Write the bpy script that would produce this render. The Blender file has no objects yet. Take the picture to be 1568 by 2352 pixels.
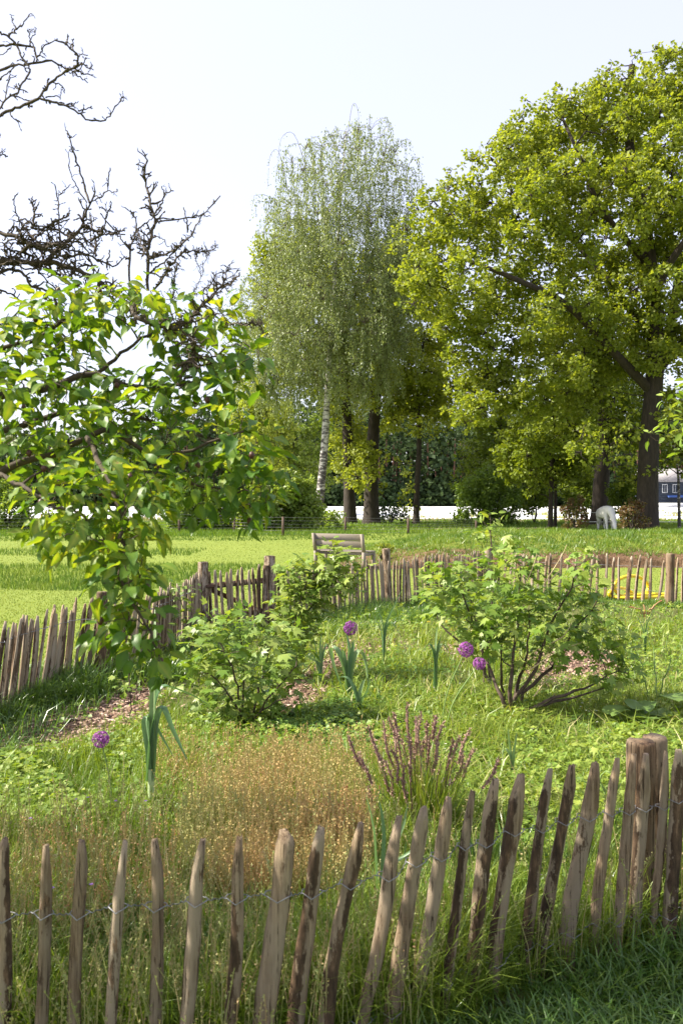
import bpy, math
import numpy as np
from mathutils import Vector, Matrix
R_ = math.radians
S = bpy.context.scene
COL = S.collection
rng = np.random.default_rng(7)

# ------------------------------------------------------------------ camera
CAM_H, FPX, VW, VH, HOR = 1.65, 1900.0, 1568.0, 2352.0, 1150.0
PITCH = math.atan((VH / 2 - HOR) / FPX)
cd = bpy.data.cameras.new('camera'); cam = bpy.data.objects.new('camera', cd); COL.objects.link(cam)
cam.location = (0, 0, CAM_H); cam.rotation_euler = (math.pi / 2 - PITCH, 0, 0)
cd.sensor_fit = 'VERTICAL'; cd.sensor_height = 36.0; cd.lens = 36.0 * FPX / VH
cd.clip_start = 0.05; cd.clip_end = 3000
cd.dof.use_dof = True; cd.dof.focus_distance = 9.0; cd.dof.aperture_fstop = 7.1
S.camera = cam

# ------------------------------------------------------------------ sky, sun, exposure
SUN_EL, SUN_AZ = 45.0, -88.0      # azimuth: clockwise from the view direction (+Y); negative is to the left
w = bpy.data.worlds.new('World'); S.world = w; w.use_nodes = True
nt = w.node_tree; bg = nt.nodes['Background']
sk = nt.nodes.new('ShaderNodeTexSky'); sk.sky_type = 'NISHITA'; sk.sun_disc = False
sk.sun_elevation = R_(SUN_EL); sk.sun_rotation = R_(SUN_AZ)
sk.air_density = 1.0; sk.dust_density = 2.6; sk.ozone_density = 1.5; sk.altitude = 0
hz = nt.nodes.new('ShaderNodeMix'); hz.data_type = 'RGBA'; hz.inputs[0].default_value = 0.5; hz.inputs[7].default_value = (4.35, 4.1, 4.7, 1)   # thin high haze, even over the whole sky
nt.links.new(sk.outputs[0], hz.inputs[6]); nt.links.new(hz.outputs[2], bg.inputs[0]); bg.inputs[1].default_value = 0.125
sd = bpy.data.lights.new('sun', 'SUN'); sun = bpy.data.objects.new('sun', sd); COL.objects.link(sun)
sd.energy = 5.0; sd.angle = R_(0.55); sd.color = (1.0, 0.93, 0.80)
to_sun = Vector((math.sin(R_(SUN_AZ)) * math.cos(R_(SUN_EL)), math.cos(R_(SUN_AZ)) * math.cos(R_(SUN_EL)), math.sin(R_(SUN_EL))))
sun.rotation_euler = to_sun.to_track_quat('Z', 'Y').to_euler()
S.view_settings.view_transform = 'Standard'; S.view_settings.look = 'None'
S.view_settings.gamma = 1.0; S.view_settings.use_curve_mapping = False
S.view_settings.exposure = 1.36
S.render.engine = 'CYCLES'
S.cycles.max_bounces = 8; S.cycles.transparent_max_bounces = 8
S.cycles.diffuse_bounces = 4; S.cycles.transmission_bounces = 5; S.cycles.glossy_bounces = 2

# ------------------------------------------------------------------ geometry helpers
cp, sp = math.cos(PITCH), math.sin(PITCH)
def P(vx, vy, d):
    """photo position (1568 x 2352) at distance d along the view -> world point"""
    a = (vx - VW / 2) / FPX; b = -(vy - VH / 2) / FPX
    dy = cp + b * sp; dz = -sp + b * cp
    k = d / dy
    return np.array([a * k, d, CAM_H + dz * k])
def Gd(vy):                     # distance of flat ground seen at row vy
    b = -(vy - VH / 2) / FPX
    return CAM_H * (cp + b * sp) / (sp - b * cp)
def G(vx, vy):
    return P(vx, vy, Gd(vy))
def lerp(a, b, t): return a + (b - a) * t
def smooth(t): t = np.clip(t, 0, 1); return t * t * (3 - 2 * t)
def vnoise(x, y, seed=0):       # cheap value noise
    x = np.asarray(x, float); y = np.asarray(y, float)
    xi, yi = np.floor(x).astype(np.int64), np.floor(y).astype(np.int64)
    fx, fy = smooth(x - xi), smooth(y - yi)
    def h(i, j):
        n = (i * 374761393 + j * 668265263 + seed * 1442695041) & 0xffffffff
        n = ((n ^ (n >> 13)) * 1274126177) & 0xffffffff
        return ((n ^ (n >> 16)) & 0xffff) / 65535.0
    return lerp(lerp(h(xi, yi), h(xi + 1, yi), fx), lerp(h(xi, yi + 1), h(xi + 1, yi + 1), fx), fy)

class Geo:
    def __init__(s): s.V = []; s.T = []; s.Q = []; s.r = []; s.n = 0
    def add(s, V, T=None, Q=None, r=0.5):
        V = np.asarray(V, float).reshape(-1, 3)
        if T is not None and len(T): s.T.append(np.asarray(T, np.int64).reshape(-1, 3) + s.n)
        if Q is not None and len(Q): s.Q.append(np.asarray(Q, np.int64).reshape(-1, 4) + s.n)
        s.V.append(V); s.r.append(np.broadcast_to(np.asarray(r, float), (len(V),)).copy()); s.n += len(V)
    def mesh(s, name, mat, smooth_=False, origin=(0, 0, 0)):
        V = np.concatenate(s.V) - np.asarray(origin, float); r = np.concatenate(s.r)
        T = np.concatenate(s.T) if s.T else np.zeros((0, 3), np.int64)
        Q = np.concatenate(s.Q) if s.Q else np.zeros((0, 4), np.int64)
        me = bpy.data.meshes.new(name)
        me.vertices.add(len(V)); me.vertices.foreach_set('co', V.astype(np.float32).ravel())
        li = np.concatenate([T.ravel(), Q.ravel()]).astype(np.int32)
        me.loops.add(len(li)); me.loops.foreach_set('vertex_index', li)
        st = np.concatenate([np.arange(len(T)) * 3, len(T) * 3 + np.arange(len(Q)) * 4]).astype(np.int32)
        me.polygons.add(len(st)); me.polygons.foreach_set('loop_start', st)
        if smooth_: me.polygons.foreach_set('use_smooth', np.ones(len(st), bool))
        me.update(calc_edges=True); me.validate()
        a = me.attributes.new('rnd', 'FLOAT', 'POINT'); a.data.foreach_set('value', r.astype(np.float32))
        if mat is not None: me.materials.append(mat)
        return me
    def obj(s, name, mat, parent=None, smooth_=False, origin=None):
        o0 = (0, 0, 0) if origin is None else origin
        pl = np.array(parent.location) if parent is not None else np.zeros(3)
        base = np.asarray(o0, float) if origin is not None else pl
        o = bpy.data.objects.new(name, s.mesh(name, mat, smooth_, base)); COL.objects.link(o)
        if parent is not None: o.parent = parent; o.location = base - pl
        else: o.location = base
        return o
def tag(o, label=None, cat=None, group=None, kind=None):
    if label: o['label'] = label
    if cat: o['category'] = cat
    if group: o['group'] = group
    if kind: o['kind'] = kind
    return o
def thing(name, label, cat, loc, group=None):
    o = bpy.data.objects.new(name, None); COL.objects.link(o); o.location = tuple(float(c) for c in loc); o.empty_display_size = 0.1
    return tag(o, label, cat, group)
def link_mesh(name, me, parent, loc, rot=None, scale=1.0):
    """loc is a world point; rot a 3x3 matrix"""
    o = bpy.data.objects.new(name, me); COL.objects.link(o); o.parent = parent
    m = Matrix(rot.tolist()) if rot is not None else Matrix.Identity(3)
    l = Vector([float(c) for c in loc]) - (parent.location if parent else Vector())
    if np.isscalar(scale): scale = (scale,) * 3
    o.matrix_local = Matrix.Translation(l) @ m.to_4x4() @ Matrix.Diagonal(Vector((*scale, 1)))
    return o

def norm(v): v = np.asarray(v, float); return v / (np.linalg.norm(v, axis=-1, keepdims=True) + 1e-12)
def frames(d, up):
    """rotation matrices with Y along d and Z near up"""
    y = norm(d); x = norm(np.cross(y, up)); z = np.cross(x, y)
    return np.stack([x, y, z], axis=-1)
def scatter(geo, tmpl, pos, rot, sc, r):
    tv, tt = tmpl[:2]; n = len(pos); k = len(tv); vo = tmpl[2] if len(tmpl) > 2 else np.zeros(k)
    sc = np.asarray(sc, float); sc = sc[:, None] * np.ones(3) if sc.ndim == 1 else sc
    V = np.einsum('nij,nkj->nki', rot, tv[None] * sc[:, None, :]) + pos[:, None, :]
    T = tt[None] + (np.arange(n) * k)[:, None, None]
    geo.add(V.reshape(-1, 3), T=T.reshape(-1, 3), r=np.clip((np.asarray(r, float) * np.ones(n))[:, None] + vo[None], 0, 1).ravel())
def tube(geo, pts, rad, sides=5, r=0.5, cap=False, rough=0.0):
    pts = np.asarray(pts, float); n = len(pts); rad = np.broadcast_to(rad, (n,))
    t = np.gradient(pts, axis=0); t = norm(t)
    ref = np.array([0.31, 0.9, 0.2]) if abs(t[0][2]) > .7 else np.array([0.1, 0.05, 1.0])
    x = norm(np.cross(t, ref)); y = np.cross(t, x)
    a = np.arange(sides) * 2 * math.pi / sides
    ring = x[:, None] * np.cos(a)[None, :, None] + y[:, None] * np.sin(a)[None, :, None]
    rr = rad[:, None] * np.ones(sides)
    if rough: rr = rr * (1 + rng.uniform(-rough, rough, rr.shape))
    V = (pts[:, None] + ring * rr[..., None]).reshape(-1, 3)
    i = np.arange(n - 1)[:, None] * sides; j = np.arange(sides)[None]; j2 = (j + 1) % sides
    Q = np.stack([i + j, i + j2, i + sides + j2, i + sides + j], -1).reshape(-1, 4)
    T = []
    if cap:
        V = np.vstack([V, pts[:1], pts[-1:]]); c0, c1 = len(V) - 2, len(V) - 1
        for k in range(sides):
            T.append([c0, (k + 1) % sides, k]); T.append([c1, (n - 1) * sides + k, (n - 1) * sides + (k + 1) % sides])
    geo.add(V, T=T, Q=Q, r=r)
def wiggle(a, b, n=5, amp=0.1, sag=0.0):
    a = np.asarray(a, float); b = np.asarray(b, float); L = np.linalg.norm(b - a)
    t = np.linspace(0, 1, n)[:, None]; p = a + (b - a) * t
    off = rng.normal(0, amp * L, (n, 3)) * (np.sin(t * math.pi))
    p = p + off; p[:, 2] += (sag * L * np.sin(t * math.pi))[:, 0]
    return p
def resample(pts, n):
    pts = np.asarray(pts, float); s = np.r_[0, np.cumsum(np.linalg.norm(np.diff(pts, axis=0), axis=1))]
    u = np.linspace(0, s[-1], n); return np.stack([np.interp(u, s, pts[:, k]) for k in range(pts.shape[1])], 1)
def curve_pts(pts, n):          # catmull-rom
    p = np.asarray(pts, float); p = np.vstack([2 * p[0] - p[1], p, 2 * p[-1] - p[-2]]); out = []
    m = len(p) - 3; k = max(2, n // m)
    for i in range(m):
        t = np.linspace(0, 1, k, endpoint=(i == m - 1))[:, None]
        a, b, c, d = p[i:i + 4]
        out.append(0.5 * (2 * b + (c - a) * t + (2 * a - 5 * b + 4 * c - d) * t ** 2 + (3 * b - a - 3 * c + d) * t ** 3))
    return np.vstack(out)
def strap(geo, pts, wid, fold=0.25, side=None, r=0.5):
    """a leaf blade with a keel, along pts"""
    pts = np.asarray(pts, float); n = len(pts); t = norm(np.gradient(pts, axis=0))
    if side is None: side = np.cross(t[0], [0, 0, 1.0]) + 1e-3
    s = norm(np.broadcast_to(side, t.shape) - (np.sum(side * t, 1, keepdims=True)) * t)
    nn = np.cross(s, t); w2 = np.broadcast_to(wid, (n,))[:, None] / 2
    V = np.stack([pts - s * w2 + nn * w2 * fold, pts, pts + s * w2 + nn * w2 * fold], 1).reshape(-1, 3)
    Q = []
    for i in range(n - 1):
        for k in range(2): Q.append([i * 3 + k, i * 3 + k + 1, i * 3 + 4 + k, i * 3 + 3 + k])
    geo.add(V, Q=Q, r=r)
def box(geo, c, size, rot=None, r=0.5, bev=0.0):
    sx, sy, sz = [v / 2 for v in size]
    if bev <= 0:
        V = np.array([[x, y, z] for z in (-sz, sz) for y in (-sy, sy) for x in (-sx, sx)])
        Q = [[0, 2, 3, 1], [4, 5, 7, 6], [0, 1, 5, 4], [2, 6, 7, 3], [0, 4, 6, 2], [1, 3, 7, 5]]; T = []
    else:
        b = min(bev, sx * .9, sy * .9, sz * .9); V = []; idx = {}
        for X in (-1, 1):
            for Y in (-1, 1):
                for Z in (-1, 1):
                    for ax in range(3):
                        v = [X * (sx - b), Y * (sy - b), Z * (sz - b)]; v[ax] = (X * sx, Y * sy, Z * sz)[ax]
                        idx[(X, Y, Z, ax)] = len(V); V.append(v)
        V = np.array(V); Q = []; T = []
        def q(*k): Q.append([idx[i] for i in k])
        for s_ in (-1, 1):
            q((s_, -1, -1, 0), (s_, 1, -1, 0), (s_, 1, 1, 0), (s_, -1, 1, 0)); q((-1, s_, -1, 1), (1, s_, -1, 1), (1, s_, 1, 1), (-1, s_, 1, 1)); q((-1, -1, s_, 2), (1, -1, s_, 2), (1, 1, s_, 2), (-1, 1, s_, 2))
            for t_ in (-1, 1):
                q((s_, t_, -1, 0), (s_, t_, 1, 0), (s_, t_, 1, 1), (s_, t_, -1, 1)); q((s_, -1, t_, 0), (s_, 1, t_, 0), (s_, 1, t_, 2), (s_, -1, t_, 2)); q((-1, s_, t_, 1), (1, s_, t_, 1), (1, s_, t_, 2), (-1, s_, t_, 2))
        for X in (-1, 1):
            for Y in (-1, 1):
                for Z in (-1, 1): T.append([idx[(X, Y, Z, 0)], idx[(X, Y, Z, 1)], idx[(X, Y, Z, 2)]])
    if rot is not None: V = V @ np.asarray(rot).T
    geo.add(V + np.asarray(c, float), T=T, Q=Q, r=r)
def rotz(a): c, s = math.cos(a), math.sin(a); return np.array([[c, -s, 0], [s, c, 0], [0, 0, 1.0]])
def roty(a): c, s = math.cos(a), math.sin(a); return np.array([[c, 0, s], [0, 1.0, 0], [-s, 0, c]])
def rotx(a): c, s = math.cos(a), math.sin(a); return np.array([[1.0, 0, 0], [0, c, -s], [0, s, c]])
def inpoly(poly, x, y):
    poly = np.asarray(poly, float); c = np.zeros(np.shape(x), bool); j = len(poly) - 1
    for i in range(len(poly)):
        xi, yi = poly[i]; xj, yj = poly[j]
        c ^= ((yi > y) != (yj > y)) & (x < (xj - xi) * (y - yi) / (yj - yi + 1e-12) + xi); j = i
    return c
def edgedist(poly, x, y):
    poly = np.asarray(poly, float); d = np.full(np.shape(x), 1e9)
    for i in range(len(poly)):
        a = poly[i]; b = poly[(i + 1) % len(poly)]; ab = b - a
        t = np.clip(((x - a[0]) * ab[0] + (y - a[1]) * ab[1]) / (ab @ ab + 1e-9), 0, 1)
        d = np.minimum(d, np.hypot(x - a[0] - t * ab[0], y - a[1] - t * ab[1]))
    return d
def darts(poly, n, mind, tries=12000):
    poly = np.asarray(poly, float); lo, hi = poly.min(0), poly.max(0); out = []
    c = rng.uniform(lo, hi, (tries, 2)); c = c[inpoly(poly, c[:, 0], c[:, 1])]
    for p in c:
        if len(out) >= n: break
        if not out or np.min(np.hypot(*(np.array(out) - p).T)) > mind: out.append(p)
    return np.array(out)
def randdir(n): return norm(rng.normal(size=(n, 3)))

# ------------------------------------------------------------------ materials
def nodes(name):
    m = bpy.data.materials.new(name); m.use_nodes = True; t = m.node_tree
    return m, t, t.nodes['Principled BSDF'], t.nodes['Material Output']
def ramp(t, stops, fac, interp='LINEAR'):
    n = t.nodes.new('ShaderNodeValToRGB'); e = n.color_ramp.elements; n.color_ramp.interpolation = interp
    while len(e) < len(stops): e.new(0.5)
    for k, (p, c) in enumerate(stops): e[k].position = p; e[k].color = (*c, 1)
    t.links.new(fac, n.inputs[0]); return n.outputs[0]
def noise(t, scale, detail=4, rough=0.6, vec=None, stretch=None):
    n = t.nodes.new('ShaderNodeTexNoise'); n.inputs['Scale'].default_value = scale
    n.inputs['Detail'].default_value = detail; n.inputs['Roughness'].default_value = rough
    if vec is None: vec = t.nodes.new('ShaderNodeTexCoord').outputs['Object']
    if stretch:
        mp = t.nodes.new('ShaderNodeMapping'); mp.inputs['Scale'].default_value = stretch
        t.links.new(vec, mp.inputs[0]); vec = mp.outputs[0]
    t.links.new(vec, n.inputs['Vector']); return n.outputs['Fac']
def mixc(t, fac, a, b, mode='MIX'):
    n = t.nodes.new('ShaderNodeMix'); n.data_type = 'RGBA'; n.blend_type = mode
    for s, v in ((n.inputs[0], fac), (n.inputs[6], a), (n.inputs[7], b)):
        if hasattr(v, 'links'): t.links.new(v, s)
        elif np.isscalar(v): s.default_value = v
        else: s.default_value = (*v, 1)
    return n.outputs[2]
def bump(t, b, h, dist=0.01, strength=0.6):
    n = t.nodes.new('ShaderNodeBump'); n.inputs['Distance'].default_value = dist; n.inputs['Strength'].default_value = strength
    t.links.new(h, n.inputs['Height']); t.links.new(n.outputs[0], b.inputs['Normal'])
def attr(t, name='rnd'):
    n = t.nodes.new('ShaderNodeAttribute'); n.attribute_name = name; return n.outputs['Fac']
def leafmat(name, stops, trans=0.4, tcol=(1.25, 1.15, 0.5), rough=0.45, spec=0.5, fleck=None):
    m, t, b, out = nodes(name)
    c = ramp(t, stops, attr(t))
    if fleck: c = mixc(t, ramp(t, [(.52, (0, 0, 0)), (.75, (.6, .6, .6))], noise(t, fleck[0], 4)), c, fleck[1])
    t.links.new(c, b.inputs['Base Color']); b.inputs['Roughness'].default_value = rough
    b.inputs['Specular IOR Level'].default_value = spec
    tr = t.nodes.new('ShaderNodeBsdfTranslucent')
    t.links.new(mixc(t, 1.0, c, tcol, 'MULTIPLY'), tr.inputs['Color'])
    mx = t.nodes.new('ShaderNodeMixShader'); mx.inputs[0].default_value = trans
    t.links.new(b.outputs[0], mx.inputs[1]); t.links.new(tr.outputs[0], mx.inputs[2]); t.links.new(mx.outputs[0], out.inputs[0])
    return m
def simple(name, col, rough=0.7, nscale=None, ncol=None, bmp=0.0, metal=0.0, stretch=None):
    m, t, b, out = nodes(name); b.inputs['Roughness'].default_value = rough; b.inputs['Metallic'].default_value = metal
    b.inputs['Base Color'].default_value = (*col, 1)
    if nscale:
        n = noise(t, nscale, 6, 0.65, stretch=stretch)
        t.links.new(ramp(t, [(.3, col), (.7, ncol)], n), b.inputs['Base Color'])
        if bmp: bump(t, b, n, bmp)
    return m
M = {}
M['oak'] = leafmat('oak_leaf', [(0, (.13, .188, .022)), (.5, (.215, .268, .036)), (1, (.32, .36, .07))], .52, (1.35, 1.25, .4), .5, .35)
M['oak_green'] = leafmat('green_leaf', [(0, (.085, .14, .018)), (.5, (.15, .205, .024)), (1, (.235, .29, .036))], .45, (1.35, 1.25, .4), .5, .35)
M['birch'] = leafmat('birch_leaf', [(0, (.16, .215, .075)), (.5, (.225, .28, .11)), (1, (.34, .39, .18))], .45, (1.15, 1.1, .6), .4, .5)
M['dark'] = leafmat('dark_leaf', [(0, (.030, .065, .020)), (.6, (.050, .100, .026)), (1, (.090, .150, .035))], .3, rough=.5)
M['far'] = leafmat('far_leaf', [(0, (.016, .034, .012)), (.6, (.034, .060, .018)), (1, (.065, .100, .026))], .2, rough=.6, spec=.2)
M['red'] = leafmat('red_leaf', [(0, (.10, .035, .022)), (.6, (.16, .075, .045)), (1, (.12, .14, .03))], .3)
M['shrub'] = leafmat('shrub_leaf', [(0, (.12, .20, .035)), (.6, (.20, .29, .05)), (1, (.33, .39, .12))], .45)
M['pear'] = leafmat('pear_leaf', [(0, (.045, .115, .018)), (.4, (.075, .165, .024)), (.75, (.15, .245, .034)), (.96, (.31, .35, .07)), (1, (.36, .26, .10))], .48, (1.7, 1.4, .30), .42, .36, fleck=(38, (.09, .17, .03)))
M['currant'] = leafmat('currant_leaf', [(0, (.095, .18, .028)), (.5, (.175, .275, .042)), (1, (.31, .37, .085))], .4, (1.3, 1.25, .5), .42, .45)
M['fruit'] = simple('pear_fruit', (.045, .012, .010), .5, 40, (.09, .03, .02))
M['leek'] = leafmat('leek_leaf', [(0, (.095, .19, .09)), (.6, (.17, .28, .13)), (1, (.27, .36, .17))], .3, (1.1, 1.2, .6), .38, .5)
M['leekstem'] = simple('leek_stem', (.50, .56, .34), .5, 12, (.30, .40, .18))
M['allium'] = leafmat('allium_petal', [(0, (.20, .035, .22)), (.6, (.36, .085, .38)), (1, (.52, .20, .50))], .35, (1.1, 1, 1.1), .5)
M['purple'] = leafmat('purple_flower', [(0, (.25, .10, .42)), (1, (.42, .22, .55))], .3, (1, 1, 1))
M['yellowfl'] = leafmat('yellow_flower', [(0, (.60, .42, .02)), (1, (.75, .55, .03))], .3, (1, 1, 1))
M['whitefl'] = leafmat('white_flower', [(0, (.6, .6, .5)), (1, (.75, .75, .7))], .3, (1, 1, 1))
M['spike'] = leafmat('spike', [(0, (.20, .105, .09)), (.5, (.31, .19, .15)), (1, (.42, .33, .20))], .2, (1, 1, 1), .7)
M['sorrel'] = leafmat('sorrel_seed', [(0, (.34, .13, .06)), (.2, (.42, .24, .10)), (.5, (.50, .38, .15)), (1, (.34, .38, .11))], .3, (1, 1, 1), .7)
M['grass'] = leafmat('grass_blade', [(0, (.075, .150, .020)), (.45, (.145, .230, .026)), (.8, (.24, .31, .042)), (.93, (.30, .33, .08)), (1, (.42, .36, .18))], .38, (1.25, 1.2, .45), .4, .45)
M['grasslush'] = leafmat('lush_grass_blade', [(0, (.050, .120, .020)), (.5, (.095, .19, .028)), (1, (.19, .28, .045))], .4, (1.25, 1.2, .45), .32, .6)
M['seedgrass'] = leafmat('seed_grass', [(0, (.15, .21, .05)), (.5, (.26, .29, .09)), (.85, (.38, .33, .15)), (1, (.34, .20, .11))], .3, (1.1, 1, .8), .7)
M['lawn'] = leafmat('lawn_blade', [(0, (.085, .155, .020)), (.5, (.175, .235, .035)), (1, (.29, .32, .07))], .35, (1.15, 1.15, .7), .5, .3)
M['clover'] = leafmat('clover_leaf', [(0, (.055, .135, .026)), (.5, (.095, .195, .034)), (1, (.18, .28, .05))], .35, (1.25, 1.2, .45), .5)
M['weed'] = leafmat('weed_leaf', [(0, (.11, .20, .024)), (.5, (.19, .29, .036)), (1, (.32, .38, .07))], .4, (1.25, 1.2, .45), .5)
M['rhubarb'] = leafmat('rhubarb_leaf', [(0, (.10, .18, .035)), (1, (.17, .25, .06))], .35, (1.2, 1.2, .5), .45, fleck=(14, (.13, .21, .07)))
M['straw'] = leafmat('dry_straw', [(0, (.40, .30, .15)), (1, (.55, .45, .26))], .2, (1, 1, 1), .6)

def woodmat(name, light, mid, bark, greyish, fine=60.0):
    """split chestnut: attribute rnd is 1 on faces that kept their bark"""
    m, t, b, out = nodes(name); b.inputs['Roughness'].default_value = .8; b.inputs['Specular IOR Level'].default_value = .25
    oi = t.nodes.new('ShaderNodeObjectInfo'); tc = t.nodes.new('ShaderNodeTexCoord')
    ad = t.nodes.new('ShaderNodeVectorMath'); ad.operation = 'ADD'
    sc = t.nodes.new('ShaderNodeVectorMath'); sc.operation = 'SCALE'; sc.inputs[3].default_value = 37.0
    cb = t.nodes.new('ShaderNodeCombineXYZ')
    for k in range(3): t.links.new(oi.outputs['Random'], cb.inputs[k])
    t.links.new(cb.outputs[0], sc.inputs[0]); t.links.new(tc.outputs['Object'], ad.inputs[0]); t.links.new(sc.outputs[0], ad.inputs[1])
    v = ad.outputs[0]
    g = noise(t, fine, 8, .8, v, (1, 1, .05)); big = noise(t, 13, 5, .75, v, (1.6, 1.6, .55)); sp_ = noise(t, 34, 6, .75, v, (1, 1, .22)); crk = noise(t, fine * 1.6, 3, .6, v, (1, 1, .025))
    base = ramp(t, [(.36, tuple(c * .45 for c in mid)), (.47, mid), (.58, light)], g)
    base = mixc(t, ramp(t, [(.40, (0, 0, 0)), (.60, (1, 1, 1))], noise(t, 5, 4, .6, v, (1, 1, .5))), base, greyish)
    base = mixc(t, ramp(t, [(.36, (1, 1, 1)), (.41, (0, 0, 0))], crk), base, tuple(c * .3 for c in mid))
    ma = t.nodes.new('ShaderNodeMath'); ma.operation = 'MULTIPLY_ADD'; ma.inputs[1].default_value = .22
    t.links.new(attr(t), ma.inputs[0]); t.links.new(big, ma.inputs[2])
    mb = t.nodes.new('ShaderNodeMath'); mb.operation = 'MULTIPLY_ADD'; mb.inputs[1].default_value = .35
    t.links.new(sp_, mb.inputs[0]); t.links.new(ma.outputs[0], mb.inputs[2])
    bm = ramp(t, [(.78, (0, 0, 0)), (.83, (1, 1, 1))], mb.outputs[0])
    br = ramp(t, [(.38, tuple(c * .4 for c in bark)), (.55, bark), (.68, tuple(c * 2.6 for c in bark))], sp_)
    c = mixc(t, bm, base, br)
    hv = t.nodes.new('ShaderNodeHueSaturation'); t.links.new(c, hv.inputs['Color'])
    mr = t.nodes.new('ShaderNodeMapRange'); mr.inputs[3].default_value = .85; mr.inputs[4].default_value = 1.15
    t.links.new(oi.outputs['Random'], mr.inputs[0]); t.links.new(mr.outputs[0], hv.inputs['Value'])
    t.links.new(hv.outputs[0], b.inputs['Base Color'])
    bump(t, b, mixc(t, .5, g, sp_), .006, 1.0)
    return m
M['picket'] = woodmat('chestnut_wood', (.27, .20, .125), (.15, .10, .06), (.075, .047, .028), (.24, .19, .135), 85)
M['picket_far'] = woodmat('weathered_wood', (.36, .27, .18), (.25, .175, .105), (.11, .07, .042), (.31, .25, .19), 40)
M['post'] = woodmat('post_wood', (.23, .145, .08), (.12, .07, .038), (.05, .03, .018), (.20, .15, .10), 42)
M['benchwood'] = simple('bench_wood', (.19, .155, .12), .8, 9, (.27, .23, .185), .002, stretch=(.5, 6, 6))
M['bark'] = simple('oak_bark', (.016, .012, .009), .95, 9, (.052, .038, .028), .04, stretch=(1, 1, .25))
M['twig'] = simple('twig_bark', (.030, .021, .018), .9, 45, (.085, .062, .032), .004)
M['stem'] = simple('currant_stem', (.035, .022, .016), .85, 30, (.11, .075, .05), .003)
M['greenstem'] = simple('green_stem', (.13, .22, .05), .6, 20, (.20, .28, .08))
M['wire'] = simple('galvanised_wire', (.30, .31, .33), .5, 120, (.16, .15, .15), metal=.5)
M['yellow'] = simple('yellow_plastic', (.80, .56, .015), .38, 6, (.86, .64, .03))
M['darkpost'] = simple('stained_post', (.06, .035, .025), .85, 12, (.13, .085, .06), .004)
M['chips'] = leafmat('wood_chip', [(0, (.06, .032, .022)), (.35, (.17, .10, .07)), (.7, (.31, .205, .15)), (1, (.50, .38, .30))], .05, (1, 1, 1), .8, .2)
m, t, b, out = nodes('birch_bark'); tc = t.nodes.new('ShaderNodeTexCoord')
n1 = noise(t, 1.6, 6, .75, tc.outputs['Object'], (1.2, 1.2, 3.5)); sepx = t.nodes.new('ShaderNodeSeparateXYZ'); t.links.new(tc.outputs['Object'], sepx.inputs[0])
mr = t.nodes.new('ShaderNodeMapRange'); mr.inputs[1].default_value = 0; mr.inputs[2].default_value = 8; mr.inputs[3].default_value = .10; mr.inputs[4].default_value = -.02
t.links.new(sepx.outputs[2], mr.inputs[0]); ad = t.nodes.new('ShaderNodeMath'); ad.operation = 'ADD'; t.links.new(n1, ad.inputs[0]); t.links.new(mr.outputs[0], ad.inputs[1])
t.links.new(ramp(t, [(.47, (.55, .52, .47)), (.56, (.06, .05, .045))], ad.outputs[0]), b.inputs['Base Color']); b.inputs['Roughness'].default_value = .7
M['birchbark'] = m

# ground materials
def groundmat(name, cols, scale, detail_scale, b_=0.02):
    m, t, b, out = nodes(name); b.inputs['Roughness'].default_value = .95; b.inputs['Specular IOR Level'].default_value = .1
    n1 = noise(t, scale, 5, .6); n2 = noise(t, detail_scale, 8, .75)
    c = mixc(t, .5, ramp(t, [(.3, cols[0]), (.7, cols[1])], n1), ramp(t, [(.35, cols[2]), (.65, cols[3])], n2))
    t.links.new(c, b.inputs['Base Color']); bump(t, b, n2, b_, .8); return m
M['ground'] = groundmat('grass_ground', [(.13, .18, .03), (.18, .22, .04), (.11, .16, .025), (.22, .25, .055)], .35, 22)
M['soil'] = groundmat('garden_soil', [(.075, .095, .025), (.12, .115, .045), (.06, .085, .02), (.14, .125, .05)], .8, 30)
M['chipsoil'] = groundmat('chip_bed', [(.11, .07, .05), (.18, .115, .08), (.06, .035, .025), (.27, .18, .135)], 2, 60)
M['sand'] = groundmat('sandy_track', [(.32, .24, .16), (.40, .31, .21), (.28, .21, .13), (.42, .33, .23)], .8, 12)
M['field'] = simple('white_film', (.82, .82, .82), .45, .6, (.74, .75, .76), .03, stretch=(.05, 1, 1))
M['fieldsoil'] = groundmat('field_soil', [(.16, .10, .08), (.24, .16, .12), (.12, .08, .06), (.26, .20, .15)], .5, 6)
m, t, b, out = nodes('bank_ground'); b.inputs['Roughness'].default_value = .95; b.inputs['Specular IOR Level'].default_value = .1
n2 = noise(t, 9, 8, .75); n1 = noise(t, 1.3, 5, .6); ad = t.nodes.new('ShaderNodeMath'); ad.operation = 'MULTIPLY_ADD'; ad.inputs[1].default_value = .7
t.links.new(n1, ad.inputs[0]); t.links.new(attr(t), ad.inputs[2])
soilc = ramp(t, [(.3, (.065, .038, .022)), (.55, (.17, .105, .062)), (.75, (.31, .21, .13))], n2); grc = ramp(t, [(.3, (.09, .13, .02)), (.7, (.20, .22, .04))], n2)
t.links.new(mixc(t, ramp(t, [(.70, (0, 0, 0)), (.86, (1, 1, 1))], ad.outputs[0]), grc, soilc), b.inputs['Base Color']); bump(t, b, n2, .08, 1)
M['bank'] = m

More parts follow.
